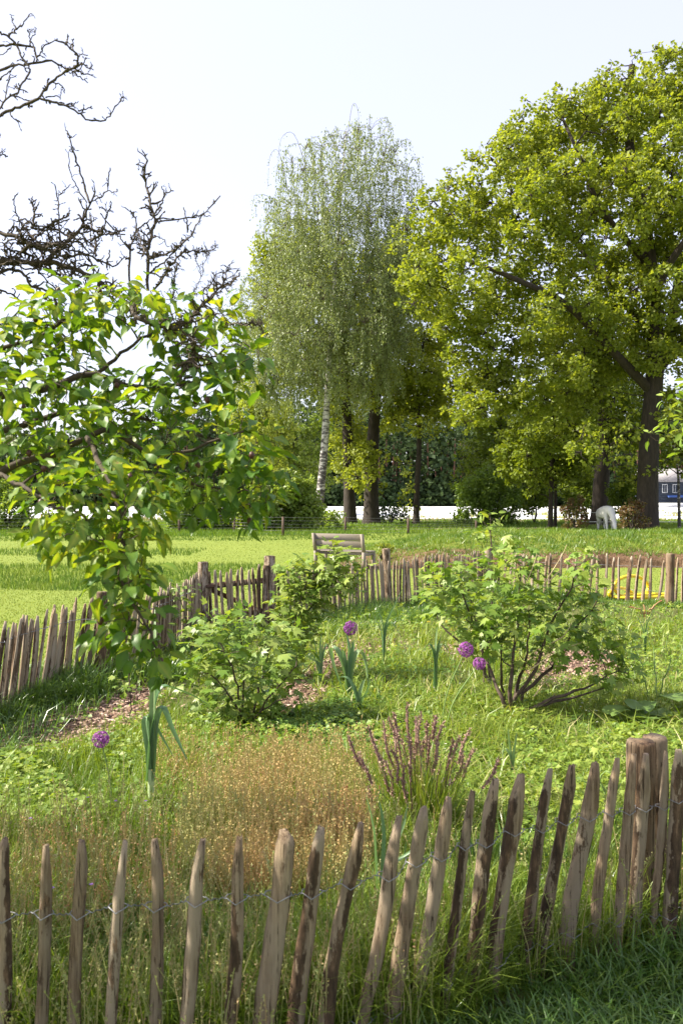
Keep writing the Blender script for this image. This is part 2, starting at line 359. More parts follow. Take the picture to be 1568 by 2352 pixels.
# ------------------------------------------------------------------ terrain
def bank_h(x, y):
    toe = 20.2 + .5 * (vnoise(x * .35, x * 0, 3) - .5) + .35 * (vnoise(x * 1.5, x * 0 + 2, 4) - .5) + np.clip((x - 1.5) * -.15, 0, 3)
    t = y - toe
    prof = np.interp(t, [-.05, .0, .10, .35, 1.3, 3.2, 5.5, 13], [-.05, 0, .24, .32, .48, .72, .70, -.05])
    edge = smooth((x + .3) / 4.2)
    return prof * edge + ((vnoise(x * .9, y * .9, 5) - .5) * .16 + (vnoise(x * 2.6, y * 2.2, 6) - .5) * .12) * smooth(t / .4) * edge * smooth((13.5 - t) / 4)
def H(x, y):
    x = np.asarray(x, float); y = np.asarray(y, float)
    h = (vnoise(x * .25, y * .25, 1) - .5) * .05
    b = bank_h(x, y)
    return np.maximum(h, np.where((y > 19.5) & (y < 34.5) & (x > -.5), b, -9))
def gridmesh(name, xs, ys, hf, mat, rf=None, mask=None):
    X, Y = np.meshgrid(xs, ys); Z = hf(X, Y); V = np.stack([X, Y, Z], -1).reshape(-1, 3)
    nx, ny = len(xs), len(ys); i = (np.arange(ny - 1)[:, None] * nx + np.arange(nx - 1)[None]).ravel()
    Q = np.stack([i, i + 1, i + nx + 1, i + nx], 1)
    if mask is not None: k = mask(V[Q].mean(1)); Q = Q[k]
    g = Geo(); g.add(V, Q=Q, r=0 if rf is None else rf(X, Y).ravel()); o = g.obj(name, mat, smooth_=True)
    return tag(o, kind='structure')
xs = np.unique(np.r_[np.linspace(-900, -30, 14), np.linspace(-30, 30, 120), np.linspace(30, 900, 14)])
ys = np.unique(np.r_[np.linspace(-60, 0, 8), np.linspace(0, 46, 100), np.linspace(46, 1500, 24)])
gridmesh('ground', xs, ys, lambda x, y: (vnoise(x * .25, y * .25, 1) - .5) * .05, M['ground'])
gridmesh('earth_bank', np.linspace(-.3, 26, 190), np.r_[np.linspace(19.2, 22.5, 90), np.linspace(22.6, 34.2, 50)], lambda x, y: bank_h(x, y) + 0.0 * x - .012, M['bank'],
         rf=lambda x, y: np.clip(1.05 - (bank_h(x, y)) * 1.5, 0, 1) * smooth((24.2 - y) / 1.2))
def sheet(name, poly, mat, z=0.02, kind='structure', step=None):
    """flat-ish sheet following the ground, poly in world xy (triangle fan through centre)"""
    poly = np.asarray(poly, float)
    lo, hi = poly.min(0), poly.max(0); st = step or max((hi - lo).max() / 60, .1)
    return gridmesh(name, np.arange(lo[0], hi[0] + st, st), np.arange(lo[1], hi[1] + st, st), lambda x, y: H(x, y) + z, mat, mask=lambda c: inpoly(poly, c[:, 0], c[:, 1]))
# fence lines: (photo x, photo y of the picket tops) -> world
def Ptop(vx, vy, h): # world xy of a vertical of height h whose top shows at (vx, vy)
    b = -(vy - VH / 2) / FPX; d = (CAM_H - h) * (cp + b * sp) / (sp - b * cp); return P(vx, vy, d)[:2]
PH = .75
left_run = [Ptop(-260, 1500, PH), Ptop(-60, 1447, PH), Ptop(60, 1412, PH), Ptop(160, 1388, PH), Ptop(230, 1382, PH), Ptop(340, 1366, PH), Ptop(410, 1342, PH), Ptop(462, 1318, PH)]
mid_run = [Ptop(622, 1307, PH), Ptop(700, 1302, PH), Ptop(800, 1292, PH), Ptop(890, 1284, PH), Ptop(970, 1277, PH), Ptop(1050, 1269, PH), Ptop(1122, 1262, PH)]
right_run = [Ptop(1132, 1263, PH), Ptop(1250, 1270, PH), Ptop(1400, 1274, PH), Ptop(1540, 1279, PH), Ptop(1680, 1284, PH)]
near_tops = [(15, 1928), (463, 1930), (731, 1901), (916, 1875), (1084, 1818), (1260, 1767), (1413, 1743), (1555, 1721), (1640, 1715)]
near_line = np.array([Ptop(x, y, PH) for x, y in near_tops])
near_line[:, 1] += 0.0
garden = [(-1.9, 2.2)] + [tuple(p) for p in near_line] + [(2.6, 4.3), (7.0, 12.5)] + [tuple(p) for p in right_run[::-1]] + [tuple(p) for p in mid_run[::-1]] + [tuple(p) for p in left_run[::-1]] + [(-3.6, 3.6)]
sheet('garden_soil', garden, M['soil'], .012, step=.12)
def chip(poly, name='woodchip_path'):
    pw = [tuple(G(x, y)[:2]) for x, y in poly]; sheet(name, pw, M['chipsoil'], .02, step=.06); return pw
chip_polys = [chip(p) for p in (
    [(-60, 1750), (60, 1750), (190, 1728), (330, 1675), (380, 1590), (350, 1572), (240, 1590), (120, 1640), (-60, 1680)],
    [(640, 1600), (700, 1560), (760, 1480), (900, 1468), (960, 1490), (840, 1525), (760, 1560), (740, 1640), (690, 1690), (650, 1660)],
    [(1000, 1760), (1060, 1735), (1190, 1755), (1300, 1790), (1230, 1830), (1080, 1830), (1010, 1810)],
    [(1180, 1520), (1260, 1490), (1400, 1500), (1430, 1540), (1370, 1590), (1210, 1585)],
    [(960, 1500), (1060, 1480), (1130, 1500), (1060, 1530)])]
# field beyond, soil strip and track
sheet('white_field', [(-150, 74), (-60, 70), (0, 71), (60, 70), (150, 72), (150, 226), (-150, 226)], M['field'], .06, step=3)
sheet('field_edge', [(-150, 66), (150, 65), (150, 71), (-150, 72)], M['fieldsoil'], .04, step=2)
sheet('sandy_track', [(-1.5, 46.6), (4, 46.0), (12, 47.2), (26, 50), (26, 52), (12, 49.3), (4, 48.0), (-1.5, 48.2)], M['sand'], .03, step=.5)
def in_chips(x, y):
    r = np.zeros(np.shape(x), bool)
    for p in chip_polys: r |= inpoly(p, x, y)
    return r

# ------------------------------------------------------------------ leaf templates
T_quad = (np.array([[0, 0, 0], [.42, .45, .10], [0, 1, -.12], [-.42, .5, .10]]), np.array([[0, 1, 2], [0, 2, 3]]))
T_thin = (np.array([[0, 0, 0], [.26, .45, .06], [0, 1, -.05], [-.26, .5, .06]]), np.array([[0, 1, 2], [0, 2, 3]]))
def ovate(width=.30, droop=.35, fold=.22, pet=.3, wav=0.0):
    ts = [0, .14, .36, .62, .84, 1.0]; ws = [0, .72, 1, .82, .42, 0]
    V = [[.02, -pet, .02], [-.02, -pet, .02]]; mid = []; L = []; Rr = []
    for t_, w_ in zip(ts, ws):
        z = -droop * t_ * t_; mid.append(len(V)); V.append([0, t_, z])
        if 0 < w_:
            s1 = wav * math.sin(t_ * 13); Rr.append(len(V)); V.append([w_ * width, t_ + .02, z + fold * w_ * width + s1]); L.append(len(V)); V.append([-w_ * width, t_ + .02, z + fold * w_ * width - s1])
    T = [[0, mid[0], 1]]
    for side, flip in ((Rr, False), (L, True)):
        seq = [mid[0]] + side + [mid[-1]]
        for i in range(len(seq) - 1):
            a, b2 = seq[i], seq[i + 1]; m0 = mid[i] if i < len(mid) else mid[-1]; m1 = mid[i + 1]
            for tr in ([m0, a, b2], [m0, b2, m1]):
                if len(set(tr)) == 3: T.append(tr[::-1] if flip else tr)
    vo = np.full(len(V), -.05); vo[mid] = .16; vo[:2] = .2
    return np.array(V, float), np.array(T), vo
def palmate(seed=0):
    rs = np.random.default_rng(seed)
    a = np.radians([-100, -70, -52, -35, -20, 0, 20, 35, 52, 70, 100]); r = [.42, .60, .40, .88, .56, 1.0, .56, .88, .40, .60, .42]
    V = [[0, 0, 0], [.02, -.5, -.1], [-.02, -.5, -.1]]
    for x, rr in zip(a, r):
        rr *= rs.uniform(.92, 1.08); V.append([math.sin(x) * rr * .78, math.cos(x) * rr * .8 + .02, -.25 * rr * rr + rs.uniform(-.06, .06)])
    T = [[0, 1, 2]] + [[0, k + 1, k] for k in range(3, 3 + len(a) - 1)]
    vo = rs.uniform(-.08, .04, len(V)); vo[:3] = .16
    return np.array(V), np.array(T), vo
T_pear = [ovate(.30, .30, .25), ovate(.34, .55, .35, wav=.04), ovate(.25, .12, .55, wav=.02), ovate(.32, .85, .15, wav=.05), ovate(.28, -.15, .6, wav=.03), ovate(.36, .4, .1, pet=.45, wav=.06)]
T_oval = ovate(.24, .25, .2)
T_palm = [palmate(1), palmate(2), palmate(3)]

# ------------------------------------------------------------------ woody skeleton
def skeleton(geo, nodes_p, nodes_r, targets, amp=.08, sag=.06, rk=.018, rmin=.01, sides=5, tipk=.35, upbias=1.0, npts=5, order='near'):
    """connect each target to the best point of what has grown already; returns end points and directions"""
    NP = [np.asarray(p, float) for p in nodes_p]; NR = list(nodes_r)
    tg = np.asarray(targets, float); base = np.array(NP)
    o = np.argsort(np.min(np.linalg.norm(tg[:, None] - base[None], axis=2), axis=1)); dirs = np.zeros_like(tg)
    for k in o:
        q = tg[k]; A = np.array(NP); d = A - q; L = np.linalg.norm(d, axis=1); hor = np.hypot(d[:, 0], d[:, 1])
        cost = L + upbias * np.clip(d[:, 2] + .35 * hor, 0, None)
        j = int(np.argmin(cost)); L = max(L[j], 1e-3)
        r0 = min(NR[j] * .75, max(rmin, rk * L ** .9 + rmin)); r1 = max(rmin * tipk, r0 * tipk)
        p = wiggle(A[j], q, npts, amp, sag); tube(geo, p, np.linspace(r0, r1, npts), sides)
        for s in range(1, npts): NP.append(p[s]); NR.append(lerp(r0, r1, s / (npts - 1)))
        dirs[k] = p[-1] - p[-2]
    return norm(dirs)
def crown_tree(name, label, cat, base, trunk, trunk_r, polys, d0, depth, blob_px, mind, clumps, per, leaf, mat, seed, bark='bark', clump_k=.34, limbs=(), group=None, tmpl=T_quad, gap=1.0, flat=.75, rnd=(0, 1), sp_r=1.0):
    """a broad-leaved tree: trunk with limbs, foliage in clumps through the crown"""
    global rng; rng = np.random.default_rng(seed)
    root = thing(name, label, cat, (base[0], base[1], float(H(base[0], base[1])) - .02), group)
    g = Geo(); tr = curve_pts(trunk, 22); tr[0, 2] -= .15
    rr = np.interp(np.linspace(0, 1, len(tr)), [0, .04, .12, .6, 1], np.array([1.45, 1.12, 1.0, .72, .30]) * trunk_r)
    tube(g, tr, rr, 12, rough=.05); g.obj('trunk', M[bark], root, smooth_=True)
    gb = Geo(); NP = list(tr[len(tr) // 4:]); NR = list(rr[len(tr) // 4:])
    for lp, lr in limbs:
        c = curve_pts(lp, 16); r_ = np.linspace(lr, lr * .35, len(c)); tube(gb, c, r_, 7, rough=.05); NP += list(c); NR += list(r_)
    C = []; Rb = []
    for poly in polys:
        pt = darts(poly, 400, mind); e = edgedist(poly, pt[:, 0], pt[:, 1]); em = max(e.max(), 1)
        for (x, y), ee in zip(pt, e):
            rb = min(blob_px, ee * .9 + blob_px * .35) * rng.uniform(.8, 1.15)
            sp_ = depth * math.sqrt(min(1, ee / em * 1.3)) ; dd = d0 + rng.uniform(-1, 1) * sp_
            C.append(P(x, y, dd)); Rb.append(rb / FPX * dd)
    C = np.array(C); Rb = np.array(Rb)
    skeleton(gb, NP, NR, C, amp=.07, sag=.05, rk=.012, rmin=.02, sides=5)
    n = len(C); nc = np.maximum(4, (clumps * (Rb / Rb.mean()) ** 2).astype(int))
    bi = np.repeat(np.arange(n), nc); u = randdir(len(bi)); u[:, 2] *= flat
    cc = C[bi] + u * (Rb[bi] * rng.uniform(.45, 1.0, len(bi)) ** .6)[:, None]; rc = Rb[bi] * clump_k * rng.uniform(.7, 1.3, len(bi))
    for k in range(0, len(bi), 2):
        tube(gb, [C[bi[k]], (C[bi[k]] + cc[k]) / 2 + rng.normal(0, .08, 3), cc[k]], [.03, .02, .008], 3)
    gb.obj('branch', M[bark], root)
    m_ = np.maximum(6, (per * (rc / rc.mean()) ** 1.6).astype(int)); ci = np.repeat(np.arange(len(cc)), m_); N = len(ci)
    u = randdir(N); pos = cc[ci] + u * (rc[ci] * rng.uniform(.25, 1, N) ** .6)[:, None] * np.array([1, 1, .75])
    d = norm(u + randdir(N) * .8 + np.array([0, 0, -.15])); up = norm(randdir(N) * .8 + np.array([0, 0, .8]) + u * .4)
    g = Geo(); tint = rng.uniform(0, 1, len(cc))[ci] * .4 + rng.uniform(0, 1, N) * .6
    scatter(g, tmpl, pos, frames(d, up), leaf * rng.uniform(.7, 1.3, N), rnd[0] + (rnd[1] - rnd[0]) * tint)
    g.obj('crown', M[mat], root)
    return root, N

cnt = {}
def tr3(lst, d): return [P(x, y, d + (dd[0] if dd else 0)) for x, y, *dd in lst]
# big oak on the right, standing behind the bank
d = 42.0
b0 = P(1482, 1226, d); trunk = tr3([(1482, 1227), (1486, 1150), (1488, 1040), (1494, 950), (1500, 890), (1505, 800), (1496, 650), (1480, 520), (1450, 380), (1440, 250), (1450, 150)], d)
limbs = [(tr3([(1500, 880), (1530, 800, 1), (1545, 700, 1), (1560, 600, 2), (1530, 520, 2), (1480, 450, 2)], d), .30), (tr3([(1496, 900), (1400, 800, -1), (1300, 700, -2), (1180, 640, -3), (1080, 600, -3)], d), .26),
         (tr3([(1500, 780), (1400, 650, 1), (1290, 520, 2), (1200, 420, 2), (1120, 360, 2)], d), .22), (tr3([(1490, 700), (1540, 600, -2), (1620, 500, -3), (1720, 420, -3)], d), .24),
         (tr3([(1480, 600), (1380, 480, -2), (1330, 360, -2), (1290, 270, -1)], d), .18), (tr3([(1500, 860), (1600, 760), (1720, 700), (1820, 640)], d), .26)]
low_polys = [[(1385, 900), (1450, 930), (1455, 1040), (1480, 1110), (1440, 1125), (1400, 1060)], [(1512, 885), (1640, 890), (1660, 1060), (1590, 1100), (1530, 1085), (1518, 1000)], [(1290, 960), (1370, 950), (1400, 1020), (1360, 1080), (1300, 1050)], [(1430, 1070), (1500, 1075), (1520, 1110), (1450, 1135)]]
oak_poly = [(980, 440), (1050, 378), (1120, 325), (1180, 270), (1220, 225), (1290, 205), (1350, 195), (1385, 150), (1440, 135), (1462, 112), (1520, 112), (1580, 88), (1680, 120), (1800, 200), (1900, 340), (1950, 520), (1930, 720), (1850, 860), (1700, 900), (1568, 870), (1450, 850), (1370, 960), (1290, 990), (1180, 960), (1060, 990), (1010, 930), (1040, 860), (1010, 790), (940, 720), (910, 640), (900, 560), (935, 480)]
_, cnt['oak'] = crown_tree('oak_tree', 'big broad oak with yellow-green spring leaves and thick dark trunk, right of the white horse', 'tree', b0, trunk, .52, [oak_poly] + low_polys, d, 6.0, 46, 38, 20, 22, .185, 'oak', 11, limbs=limbs, clump_k=.27)
# oak behind, its dark trunk behind the horse
d = 52.0
b0 = P(1375, 1206, d); trunk = tr3([(1375, 1208), (1378, 1130), (1384, 1040), (1390, 930), (1395, 850), (1380, 740), (1370, 600)], d)
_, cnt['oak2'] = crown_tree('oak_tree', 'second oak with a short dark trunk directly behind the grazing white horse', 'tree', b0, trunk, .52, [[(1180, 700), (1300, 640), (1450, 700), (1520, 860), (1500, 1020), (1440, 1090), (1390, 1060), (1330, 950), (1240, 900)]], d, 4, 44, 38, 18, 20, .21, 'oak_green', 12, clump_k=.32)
# two oaks behind the birch
d = 58.0
trunk = tr3([(804, 1205), (802, 1120), (798, 1020), (795, 930), (790, 820), (770, 700), (745, 600)], d)
_, cnt['oak3'] = crown_tree('ivy_clad_oak', 'dark leaf-wrapped trunk close to the right of the birch, crown behind the birch', 'tree', P(804, 1204, d), trunk, .42, [[(575, 640), (600, 540), (660, 500), (720, 520), (800, 560), (860, 640), (880, 800), (850, 940), (800, 1000), (760, 960), (700, 900), (600, 900), (560, 780)]], d, 4.5, 44, 34, 18, 22, .22, 'oak', 13, clump_k=.32)
d = 56.0
trunk = tr3([(853, 1206), (852, 1120), (856, 1020), (862, 930), (870, 800), (880, 680), (880, 560)], d)
_, cnt['oak4'] = crown_tree('oak_tree', 'oak with a near-black straight trunk between the birch and the slender sunlit oak', 'tree', P(853, 1205, d), trunk, .50, [[(860, 560), (930, 500), (1000, 560), (1040, 700), (1040, 850), (960, 960), (880, 1000), (830, 940), (820, 800), (840, 650)], [(765, 980), (840, 960), (880, 1040), (880, 1120), (830, 1140), (780, 1110), (755, 1040)]], d, 4.0, 44, 36, 18, 20, .22, 'oak', 14, clump_k=.32, rnd=(.3, 1))
# slender tree with bright sprigs
d = 54.0
trunk = tr3([(955, 1208), (957, 1120), (962, 1030), (960, 940), (965, 850), (975, 760)], d)
_, cnt['oak5'] = crown_tree('young_oak', 'slender young oak with bright sprigs down its trunk, in the middle of the tree line', 'tree', P(955, 1207, d), trunk, .20, [[(880, 900), (930, 820), (1000, 790), (1060, 850), (1070, 950), (1010, 1010), (960, 1000), (890, 980)], [(890, 1040), (940, 1060), (950, 1160), (915, 1150), (930, 1100)], [(925, 1150), (965, 1140), (960, 1180), (930, 1175)]], d, 2.2, 34, 30, 14, 18, .19, 'oak', 15, clump_k=.36, rnd=(.3, 1))
# small leafy tree with twin thin stems
d = 46.0
trunk = tr3([(1263, 1216), (1264, 1150), (1266, 1080), (1262, 1000), (1255, 940)], d)
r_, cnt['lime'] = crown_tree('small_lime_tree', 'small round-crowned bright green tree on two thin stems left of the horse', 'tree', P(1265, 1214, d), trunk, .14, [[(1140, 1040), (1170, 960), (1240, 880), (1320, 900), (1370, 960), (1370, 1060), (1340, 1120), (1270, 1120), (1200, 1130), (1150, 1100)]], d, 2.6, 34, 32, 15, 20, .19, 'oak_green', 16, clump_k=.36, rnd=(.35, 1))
g = Geo(); tube(g, tr3([(1274, 1216), (1275, 1150), (1272, 1080), (1270, 1020)], d + .4), [.11, .09, .08, .05], 8); g.obj('trunk', M['bark'], r_, smooth_=True)
# middle: dark rounded shrub-tree
d = 60.0
trunk = tr3([(1120, 1200), (1135, 1120), (1148, 1040), (1150, 960)], d)
_, cnt['alder'] = crown_tree('alder_tree', 'dull green spreading tree reaching the ground before the white field, mid picture', 'tree', P(1120, 1202, d), trunk, .20, [[(1060, 1180), (1040, 1110), (1070, 1010), (1110, 930), (1180, 900), (1220, 980), (1220, 1080), (1190, 1170), (1130, 1190)]], d, 3.0, 34, 30, 14, 20, .2, 'oak_green', 17, clump_k=.36, rnd=(0, .5))
# yellow-green tree left of the birch, far
d = 95.0
trunk = tr3([(590, 1180), (592, 1100), (590, 1020), (585, 940)], d)
_, cnt['maple'] = crown_tree('field_maple', 'distant yellow-green tree seen just left of the birch trunk', 'tree', P(590, 1182, d), trunk, .35, [[(520, 900), (570, 850), (650, 880), (680, 980), (650, 1080), (580, 1110), (520, 1060), (500, 980)]], d, 5, 34, 32, 12, 18, .4, 'oak', 18, clump_k=.38)
d = 98.0
trunk = tr3([(670, 1180), (672, 1100), (675, 1020)], d)
_, cnt['maple2'] = crown_tree('sycamore_tree', 'distant darker green tree directly behind the birch trunk', 'tree', P(670, 1182, d), trunk, .35, [[(620, 1000), (680, 940), (760, 960), (790, 1060), (760, 1130), (680, 1150), (620, 1120)]], d, 5, 34, 34, 12, 18, .4, 'oak_green', 19, clump_k=.38, rnd=(0, .5))

# the birch
rng = np.random.default_rng(21)
d = 50.0
birch = thing('birch_tree', 'tall weeping birch with black-flecked white trunk and pale drooping twigs', 'tree', P(733, 1212, d))
tr = curve_pts(tr3([(731, 1216), (736, 1130), (745, 1030), (750, 930), (757, 820), (765, 700), (775, 560), (785, 420), (795, 300)], d), 30)
g = Geo(); rr = np.interp(np.linspace(0, 1, len(tr)), [0, .05, .3, .6, 1], [.36, .28, .22, .14, .03]); tube(g, tr, rr, 14, rough=.04); g.obj('trunk', M['birchbark'], birch, smooth_=True)
bp = [(800, 292), (765, 305), (725, 328), (690, 350), (655, 395), (636, 450), (636, 510), (615, 590), (580, 650), (560, 740), (555, 850), (580, 900), (640, 915), (760, 900), (880, 890), (940, 800), (945, 640), (940, 500), (945, 420), (925, 370), (890, 330), (855, 300)]
bt = darts(bp, 260, 27); e = edgedist(bp, bt[:, 0], bt[:, 1])
C = np.array([P(x, y, d + rng.uniform(-1, 1) * 3.4 * math.sqrt(min(1, ee / 130))) for (x, y), ee in zip(bt, e)])
gb = Geo(); skeleton(gb, list(tr[8:]), list(rr[8:]), C, amp=.05, sag=.12, rk=.008, rmin=.012, upbias=1.6)
g = Geo()
for c, ee in zip(C, e):
    for k in range(7 if c[2] > 19.5 else (12 if ee > 18 else 7)):
        L = rng.uniform(.5, 2.4); a = rng.uniform(0, 6.28); o = rng.uniform(.3, 1.4)
        p0 = c + np.array([math.cos(a) * o * .4, math.sin(a) * o * .4, rng.uniform(.1, .6)]); p1 = p0 + np.array([math.cos(a) * o * .6, math.sin(a) * o * .6, -.1]); p2 = p1 + np.array([math.cos(a) * .15, math.sin(a) * .15, -L])
        st = curve_pts([c, p0, p1, (p1 + p2) / 2 + rng.normal(0, .05, 3), p2], 12); tube(gb, st[::2], np.linspace(.014, .006, len(st[::2])), 3)
        n = int(L * 17) + 12; q = resample(st, n * 2)[n // 2:] + rng.normal(0, .09, (n * 2 - n // 2, 3)); n = len(q)
        scatter(g, T_thin, q, frames(norm(np.array([0, 0, -1.0]) + randdir(n) * .6), randdir(n)), rng.uniform(.09, .17, n), np.clip(rng.uniform(0, 1, n) * .7 + rng.uniform(0, .3), 0, 1))
for sx, sy, ex, ey in ((705, 360, 645, 320), (795, 310, 822, 255), (875, 370, 905, 330), (660, 400, 620, 360), (925, 430, 955, 400)):   # arching bare tips
    st = curve_pts([P(sx, sy + 30, d), P(lerp(sx, ex, .5), min(sy, ey) - 12, d), P(ex, ey, d), P(ex + (ex - sx) * .12, ey + 70, d)], 14); tube(gb, st, np.linspace(.018, .006, len(st)), 3)
    q = resample(st, 46)[24:] + rng.normal(0, .08, (22, 3)); scatter(g, T_thin, q, frames(norm(np.array([0, 0, -1.0]) + randdir(22) * .5), randdir(22)), rng.uniform(.09, .15, 22), rng.uniform(0, 1, 22))
gb.obj('branch', M['twig'], birch); g.obj('crown', M['birch'], birch); cnt['birch'] = len(g.V)

# ------------------------------------------------------------------ shrubs along the paddock, thin trees, red shrubs
def shrub(name, label, poly, d, mat, seed, leaf=.155, blob=20, mind=19, clumps=9, per=22, rnd=(0, 1), group=None, stems=4, cat='shrub', depth=1.0, tmpl=T_quad):
    global rng; rng = np.random.default_rng(seed); poly = np.array(poly, float)
    bx = (poly[:, 0].min() + poly[:, 0].max()) / 2; base = P(bx, 1200, d); base[2] = float(H(base[0], base[1]))
    root = thing(name, label, cat, base, group); gs = Geo(); NP, NR = [], []
    for k in range(stems):
        a = base + np.array([rng.normal(0, .08), rng.normal(0, .08), -.03]); q = P(lerp(poly[:, 0].min(), poly[:, 0].max(), rng.uniform(.25, .75)), lerp(poly[:, 1].min(), poly[:, 1].max(), .45), d)
        p = wiggle(a, q, 6, .05); tube(gs, p, np.linspace(.045, .015, 6), 5); NP += list(p); NR += list(np.linspace(.045, .015, 6))
    pt = darts(poly, 300, mind); e = edgedist(poly, pt[:, 0], pt[:, 1])
    C = np.array([P(x, y, d + rng.uniform(-1, 1) * depth * math.sqrt(min(1, ee / max(e.max(), 1) + .1))) for (x, y), ee in zip(pt, e)])
    hh = H(C[:, 0], C[:, 1]) + .12; C[:, 2] = np.maximum(C[:, 2], hh)
    skeleton(gs, NP, NR, C, rk=.01, rmin=.008, sides=4); gs.obj('stem', M['bark'], root)
    bi = np.repeat(np.arange(len(C)), clumps); rb = blob / FPX * d; cc = C[bi] + randdir(len(bi)) * rb * rng.uniform(.3, 1, len(bi))[:, None]
    ci = np.repeat(np.arange(len(cc)), per); u = randdir(len(ci)); pos = cc[ci] + u * rb * .42 * rng.uniform(.3, 1, len(ci))[:, None]
    pos[:, 2] = np.maximum(pos[:, 2], H(pos[:, 0], pos[:, 1]) + .03)
    g = Geo(); scatter(g, tmpl, pos, frames(norm(u + randdir(len(ci)) * .7), norm(randdir(len(ci)) * .8 + np.array([0, 0, .8]))), leaf * rng.uniform(.7, 1.3, len(ci)), rnd[0] + (rnd[1] - rnd[0]) * (rng.uniform(0, 1, len(cc))[ci] * .4 + rng.uniform(0, 1, len(ci)) * .6))
    g.obj('foliage', M[mat], root); return root
gp = 'shrubs behind the paddock wire fence'
shrub('hawthorn_shrub', 'bright green shrub at the far left edge, before the white field', [(-40, 1115), (20, 1095), (60, 1130), (65, 1210), (40, 1222), (-40, 1222)], 44, 'shrub', 31, group=gp)
shrub('hawthorn_shrub', 'low green shrub under the pear leaves, left of the first wire fence post', [(70, 1205), (110, 1185), (160, 1190), (200, 1205), (200, 1224), (70, 1226)], 45, 'shrub', 32, group=gp)
shrub('hawthorn_shrub', 'twiggy dark shrub behind the first wire fence post, left of the birch', [(385, 1135), (450, 1115), (520, 1130), (548, 1170), (540, 1225), (395, 1225)], 45, 'shrub', 33, rnd=(0, .8), clumps=12, mind=16, group=gp)
shrub('hawthorn_shrub', 'pale-leaved tall shrub reaching up to the left of the birch trunk', [(550, 1160), (590, 1110), (650, 1090), (705, 1108), (728, 1160), (715, 1215), (640, 1225), (560, 1222)], 43, 'shrub', 34, rnd=(.3, 1), clumps=13, mind=15, leaf=.17, group=gp)
shrub('hawthorn_shrub', 'low leafy shrub at the foot of the birch, right of its trunk', [(735, 1180), (770, 1175), (775, 1215), (735, 1225)], 46, 'shrub', 35, group=gp)
shrub('holly_bush', 'dark twiggy bush just right of the near-black trunk', [(870, 1165), (895, 1155), (930, 1165), (925, 1190), (880, 1196)], 57, 'dark', 36)
shrub('bramble_shrub', 'dark rounded bush in front of the white field, below the dull green tree', [(1050, 1185), (1065, 1120), (1110, 1080), (1170, 1100), (1200, 1150), (1195, 1185), (1150, 1202), (1080, 1204)], 53, 'shrub', 37, blob=22, mind=18, clumps=9, rnd=(0, .5), leaf=.18)
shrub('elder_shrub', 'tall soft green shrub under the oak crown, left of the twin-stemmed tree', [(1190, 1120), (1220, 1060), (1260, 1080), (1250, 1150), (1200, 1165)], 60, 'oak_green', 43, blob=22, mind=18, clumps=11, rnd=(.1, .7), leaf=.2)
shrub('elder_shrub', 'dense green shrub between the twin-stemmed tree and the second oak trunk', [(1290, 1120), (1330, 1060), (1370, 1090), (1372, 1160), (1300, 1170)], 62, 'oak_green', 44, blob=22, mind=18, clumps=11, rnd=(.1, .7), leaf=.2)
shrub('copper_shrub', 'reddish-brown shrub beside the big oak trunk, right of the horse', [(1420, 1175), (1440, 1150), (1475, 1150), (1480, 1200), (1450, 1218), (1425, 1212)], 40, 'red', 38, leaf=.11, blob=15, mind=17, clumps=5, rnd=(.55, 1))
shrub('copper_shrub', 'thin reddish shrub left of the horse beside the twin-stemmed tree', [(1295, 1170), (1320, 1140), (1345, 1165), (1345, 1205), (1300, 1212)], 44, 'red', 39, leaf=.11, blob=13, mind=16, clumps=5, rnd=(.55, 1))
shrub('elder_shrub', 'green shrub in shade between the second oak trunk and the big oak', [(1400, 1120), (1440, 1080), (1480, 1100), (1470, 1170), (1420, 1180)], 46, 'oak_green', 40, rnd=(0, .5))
shrub('broom_shrub', 'tiny yellow-green shrub on the left end of the earth bank', [(868, 1252), (884, 1246), (900, 1254), (898, 1268), (870, 1268)], 21.6, 'oak', 41, leaf=.035, blob=7, mind=7, clumps=6, per=9, depth=.15)
d = 45.0
crown_tree('young_roadside_tree', 'thin pale-stemmed young tree at the right edge, in front of the dark blue house', 'tree', P(1559, 1217, d), tr3([(1559, 1219), (1558, 1160), (1556, 1090), (1548, 1040), (1552, 980)], d), .085, [[(1500, 1060), (1540, 1000), (1600, 1000), (1630, 1060), (1600, 1090), (1575, 1060), (1520, 1085)]], d, 1.5, 22, 24, 8, 12, .15, 'oak_green', 42, clump_k=.4, bark='birchbark')

# ------------------------------------------------------------------ distant wood beyond the field
rng = np.random.default_rng(50)
wood = thing('distant_wood', 'dark wood with tall trunks along the far edge of the white field', 'wood', (0, 232, 0)); wood['kind'] = 'stuff'
g = Geo(); gt = Geo(); N = 5200
X = rng.uniform(-175, 175, N); Yd = 229 + rng.uniform(0, 1, N) ** 1.5 * 40; top = 31 + 5 * (vnoise(X * .06, X * 0, 9) - .5) * 2 - 8 * smooth((-X - 40) / 50)
Z = rng.uniform(0, 1, N); under = rng.uniform(0, 1, N) < .42
Z = np.where(under, Z * 6.5, 6.5 + Z * (top - 6.5)); Yd = np.where(under, 227 + rng.uniform(0, 6, N), Yd)
rb = np.where(under, 2.0, 3.0) * rng.uniform(.6, 1.2, N); ci = np.repeat(np.arange(N), 15); u = randdir(len(ci))
pos = np.stack([X, Yd, Z], 1)[ci] + u * (rb[ci] * rng.uniform(.4, 1, len(ci)) ** .5)[:, None]; pos[:, 2] = np.maximum(pos[:, 2], .1)
scatter(g, T_quad, pos, frames(randdir(len(ci)), norm(randdir(len(ci)) + np.array([0, 0, .6]))), rng.uniform(.85, 1.7, len(ci)), np.clip(rng.uniform(0, 1, N)[ci] * .5 + rng.uniform(0, .5, len(ci)) + (Z[ci] > 15) * .1, 0, 1))
tag(g.obj('foliage', M['far'], wood), kind='stuff')
